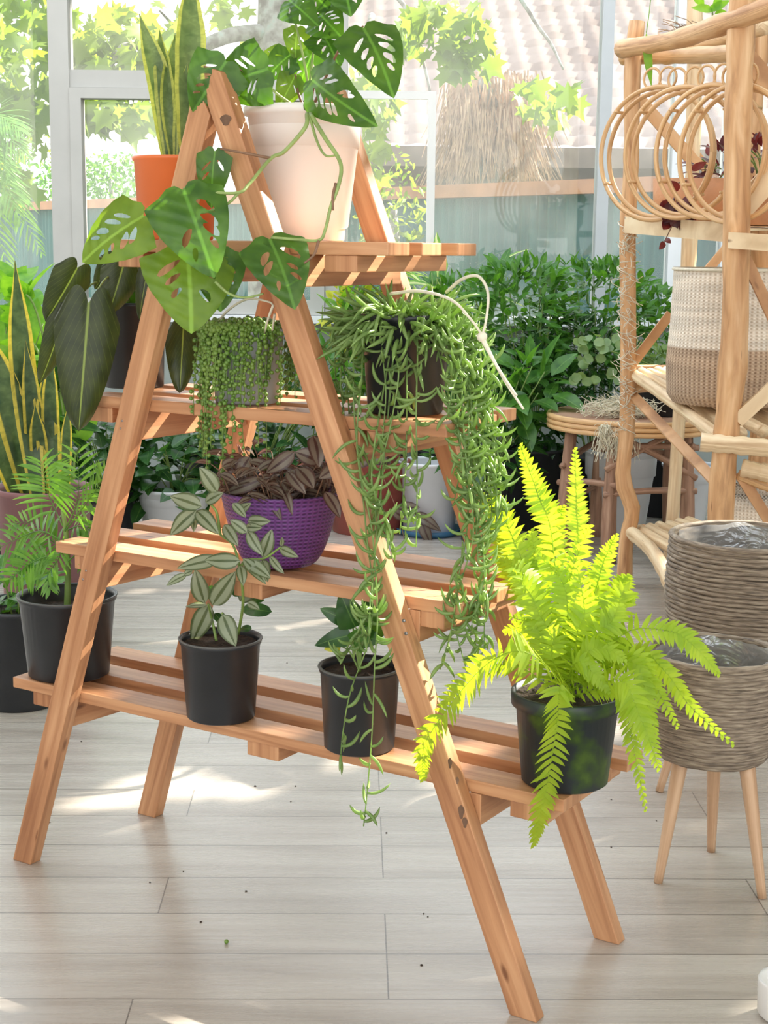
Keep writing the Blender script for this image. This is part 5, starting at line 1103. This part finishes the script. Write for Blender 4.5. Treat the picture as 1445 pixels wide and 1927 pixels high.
# terracotta trough with purple plant
c = P(1330, 405, YLp - .25); c.z = P(1330, 418, YLp - .25).z; k = mpp(c)
o = thing('potted_purple_plant', c, 'purple leaf plant trailing from tan trough behind the rattan hoops', 'potted plant')
g = MB(); lathe(g, c, [(0, 0), (.16, 0), (.20, .06), (.205, .155), (.195, .155), (.185, .12), (0, .12)], 40, .6); g.build('pot', M['terracotta'], o)
g = MB(); disc(g, c + V((0, 0, .14)), .12, 24, .01); g.build('soil', M['straw'], o)
bush(o, c + V((.08, 0, .19)), (.14, .08, .07), 90, .07, .03, 'lf_red', 300, 'ovate', 8, c + V((0, 0, .13)), .3)
g = MB()
for x0, y0, x1, y1, w_ in ((1270, 385, 1245, 400, 16), (1275, 390, 1300, 405, 18), (1280, 395, 1262, 425, 18), (1285, 400, 1290, 445, 18), (1260, 385, 1250, 378, 16), (1283, 375, 1300, 385, 20), (1290, 380, 1310, 410, 16), (1250, 455, 1240, 470, 10), (1252, 450, 1262, 458, 9), (1275, 360, 1262, 340, 16), (1300, 320, 1330, 305, 12), (1285, 415, 1283, 440, 16), (1275, 400, 1255, 415, 18), (1268, 400, 1275, 430, 18), (1262, 392, 1285, 400, 22), (1290, 405, 1275, 425, 20)):
    camleaf(g, P(x0, y0, YLp - .62), P(x1, y1, YLp - .64), w_ * 1.2, rng, 'ovate', .15, .1)
for i in range(60):
    x0, y0 = 1272 + rng.uniform(-16, 20), 392 + rng.uniform(-16, 22); camleaf(g, P(x0, y0, YLp - .6), P(x0 + rng.uniform(-20, 20), y0 + rng.uniform(4, 26), YLp - .63), rng.uniform(15, 26), rng, 'ovate', .15, .1)
g.build('trailing_leaves', M['lf_red'], o); stem([c + V((-.08, -.05, .15)), P(1272, 350, YLp - .55), P(1275, 400, YLp - .62), P(1262, 430, YLp - .62), P(1250, 455, YLp - .62)], .003, 'brown_stem', o)
c = P(1440, 395, YC + .35); c.z = P(1440, 425, YC + .35).z
o = potted('potted_red_plant', 'red leaved plant in terracotta pot right of the thick shelf post', c, .13, .10, .15, 'terracotta'); bush(o, c + V((0, 0, .21)), (.13, .1, .07), 70, .06, .025, 'lf_red', 301, 'ovate', 8, c + V((0, 0, .12)), .4)
# plants on the top of the shelf
c = P(1345, 60, YLp - .1); c.z = P(1345, 78, YLp - .1).z
o = thing('tillandsia', c, 'bright leaved plant in straw nest on top of the rustic shelf', 'plant')
g = MB()
for i in range(160):
    p = c + V((rng.uniform(-.16, .12), rng.uniform(-.05, .05), rng.uniform(.0, .04))); q = p + V((rng.uniform(-.1, .1), 0, rng.uniform(-.01, .05))); tube(g, [p, (p + q) / 2 + V((0, 0, .01)), q], .0018, 3, False)
g.build('straw_nest', M['dry_straw'], o); g = MB()
for x0, y0, x1, y1 in ((1345, 20, 1300, 15), (1345, 22, 1355, -20), (1330, 20, 1375, 0), (1325, 10, 1300, -15), (1345, 25, 1370, 25)): camleaf(g, P(x0, y0, YLp - .1), P(x1, y1, YLp - .12), 16, rng, 'lance')
g.build('leaves', M['lf_bright'], o)
stem([c + V((0, 0, .02)), P(1340, 22, YLp - .1)], .005, 'green_stem', o)
g = MB(); camleaf(g, P(1216, 62, YLp - .3), P(1226, 165, YLp - .3), 17, rng, 'lance', .05, .1); stem_g = spline([P(1216, 62, YLp - .3), P(1222, 20, YLp - .3), P(1230, -60, YLp - .3)], 8); tube(g, stem_g, .0015, 5)
tag(g.build('hanging_leaf', M['lf_bright']), 'single long green leaf hanging in front of the rustic shelf top', 'leaf')

# ------------------------------------------------------------------ wicker planters
def wicker(name, label, c, R, h, zb, legs, leglen, seed):
    o = thing(name, V((c.x, c.y, 0)), label, 'planter'); b = V((c.x, c.y, zb)); prof = [(0, 0), (R * .55, .0), (R * .80, h * .07), (R * .95, h * .28), (R * 1.0, h * .55), (R * .99, h * .8), (R * .96, h), (R * .93, h + .004), (R * .91, h - .01), (R * .93, h * .5), (R * .7, h * .1), (0, h * .06)]
    pf = []
    for a, b_ in zip(prof[:-1], prof[1:]):
        for i in range(4): pf.append((a[0] + (b_[0] - a[0]) * i / 4, a[1] + (b_[1] - a[1]) * i / 4))
    g = MB(); lathe(g, b, pf, 64)
    # real coils give a ribbed outline
    for p in g.v[:]:
        r = V((p.x - b.x, p.y - b.y, 0))
        if r.length > R * .6:
            e = .0022 * sin((p.z - zb) * 2 * pi / .016 + 2 * noise.noise(p * 5)); p += r.normalized() * e
    g.build('basket', M['wicker'], o)
    g = MB(); rgn = random.Random(seed)
    def zprof(f):
        zz = f * h
        for a, b_ in zip(prof[1:7], prof[2:8]):
            if a[1] <= zz <= b_[1]: return a[0] + (b_[0] - a[0]) * (zz - a[1]) / max(1e-6, b_[1] - a[1])
        return R
    rows_ = 30
    for j in range(rows_):
        f = .06 + .94 * j / (rows_ - 1); ph = rgn.uniform(0, 6); pts = []
        for i in range(49):
            a = 2 * pi * i / 48; zz = min(f * h + .004 * noise.noise(V((cos(a) * 2, sin(a) * 2, j * .7))), h * 1.0); pts.append(b + V((cos(a), sin(a), 0)) * (zprof(zz / h) + .0015 * sin(12 * a + ph)) + V((0, 0, zz)))
        tube(g, pts, .0058 if j < rows_ - 1 else .008, 6, False, 1)
    g.build('woven_strands', M['wicker_strand'], o)
    g = MB(); rg = random.Random(seed + 1); rings = 9; vv = []; n = 40
    for j in range(rings):
        for i in range(n):
            a = 2 * pi * i / n; f = 1.0 - j * .09; r = (R * .91 - .006 - j * .002 + .008 * noise.noise(V((cos(a) * 4, sin(a) * 4, j * .6 + seed)))); vv.append(b + V((cos(a) * r, sin(a) * r, h * f + (.012 * noise.noise(V((a * 3, seed, 0))) if j == 0 else 0))))
    g.add(vv, [(j * n + i, j * n + (i + 1) % n, (j + 1) * n + (i + 1) % n, (j + 1) * n + i) for j in range(rings - 1) for i in range(n)]); g.build('plastic_liner', M['clear_film'], o)
    for (fx, fy) in legs:
        f_ = V((fx, fy, 0)); t_ = V((c.x + (fx - c.x) * .62, c.y + (fy - c.y) * .62, zb + .018)); g = MB(); tube(g, spline([f_, t_], 10), [.0095 + .0008 * i for i in range(11)], 14); g.build('leg', M['beech'], o)
    return o
m, t, b = newmat('wicker_strand'); uv = N(t, 'ShaderNodeUVMap'); mp = N(t, 'ShaderNodeMapping'); mp.inputs['Scale'].default_value = (9, 3, 1); no = N(t, 'ShaderNodeTexNoise', Scale=3.0, Detail=5.0)
tcn = N(t, 'ShaderNodeTexCoord'); mp.inputs['Scale'].default_value = (9, 9, 90); t.links.new(tcn.outputs['Object'], mp.inputs[0]); t.links.new(mp.outputs[0], no.inputs['Vector'])
t.links.new(ramp(t, no.outputs[0], [(.32, (.12, .092, .068)), (.5, (.27, .21, .155)), (.7, (.42, .345, .26))]), b.inputs['Base Color']); b.inputs['Roughness'].default_value = .7
f1, f2, f3 = Pz(1238, 1661), Pz(1434, 1690), Pz(1338, 1602)
cA = V(((f1.x + f2.x + f3.x) / 3, (f1.y + f2.y + f3.y) / 3, 0)); 
cA = V((P(1347, 1300, cA.y).x, cA.y + .02, 0)); kA = mpp(cA + V((0, 0, .5))); RA = 128 * kA
zbA = P(1347, 1448, cA.y - RA * .5).z; hA = P(1347, 1228, cA.y).z - zbA
wicker('wicker_planter', 'nearer grey wicker planter on three splayed wooden legs', cA, RA, hA, zbA, [(f1.x, f1.y), (f2.x, f2.y), (f3.x, f3.y)], 0, 5)
g1 = Pz(1240, 1490); cB = V((P(1412, 1000, g1.y + .22).x, g1.y + .22, 0)); kB = mpp(cB + V((0, 0, .7))); RB = 152 * kB
zT = P(1412, 1010, cB.y).z; zbB = P(1412, 1260, cB.y).z
wicker('wicker_planter', 'taller grey wicker planter on wooden legs standing behind the nearer one', cB, RB, zT - zbB, zbB, [(g1.x, g1.y), (cB.x + .19, cB.y - .12), (cB.x + .02, cB.y + .22)], 0, 8)

# small things on the floor
g = MB(); blob(g, Pz(426, 1776) + V((0, 0, .0045)), .0045, 10, 6); tag(g.build('fallen_pearl', M['lf_pearl']), 'tiny green bead leaf fallen on the floor in front of the stand', 'leaf')
rng = random.Random(99)
for px, py in ((1150, 1505), (797, 1720), (805, 1726), (547, 1509), (463, 1678), (345, 1640), (282, 1661), (378, 1736), (727, 1568), (793, 1817), (540, 1248), (153, 1396), (93, 1548), (1235, 1545), (480, 1480), (556, 1480), (1150, 1595)):
    g = MB(); c = Pz(px, py); blob(g, c + V((0, 0, .0012)), rng.uniform(.0018, .0034), 6, 4, .45); tag(g.build('soil_crumb', M['soil']), 'tiny dark crumb of soil lying on the floor', 'crumb', 'soil crumbs scattered on the floor')
c = Pz(1478, 1915); g = MB(); lathe(g, V((c.x, c.y, 0)), [(0, 0), (.04, 0), (.05, .01), (.052, .07), (.05, .075), (.045, .07), (0, .02)], 32); tag(g.build('white_saucer', M['white_plastic']), 'white plastic dish just entering the lower right corner', 'dish')
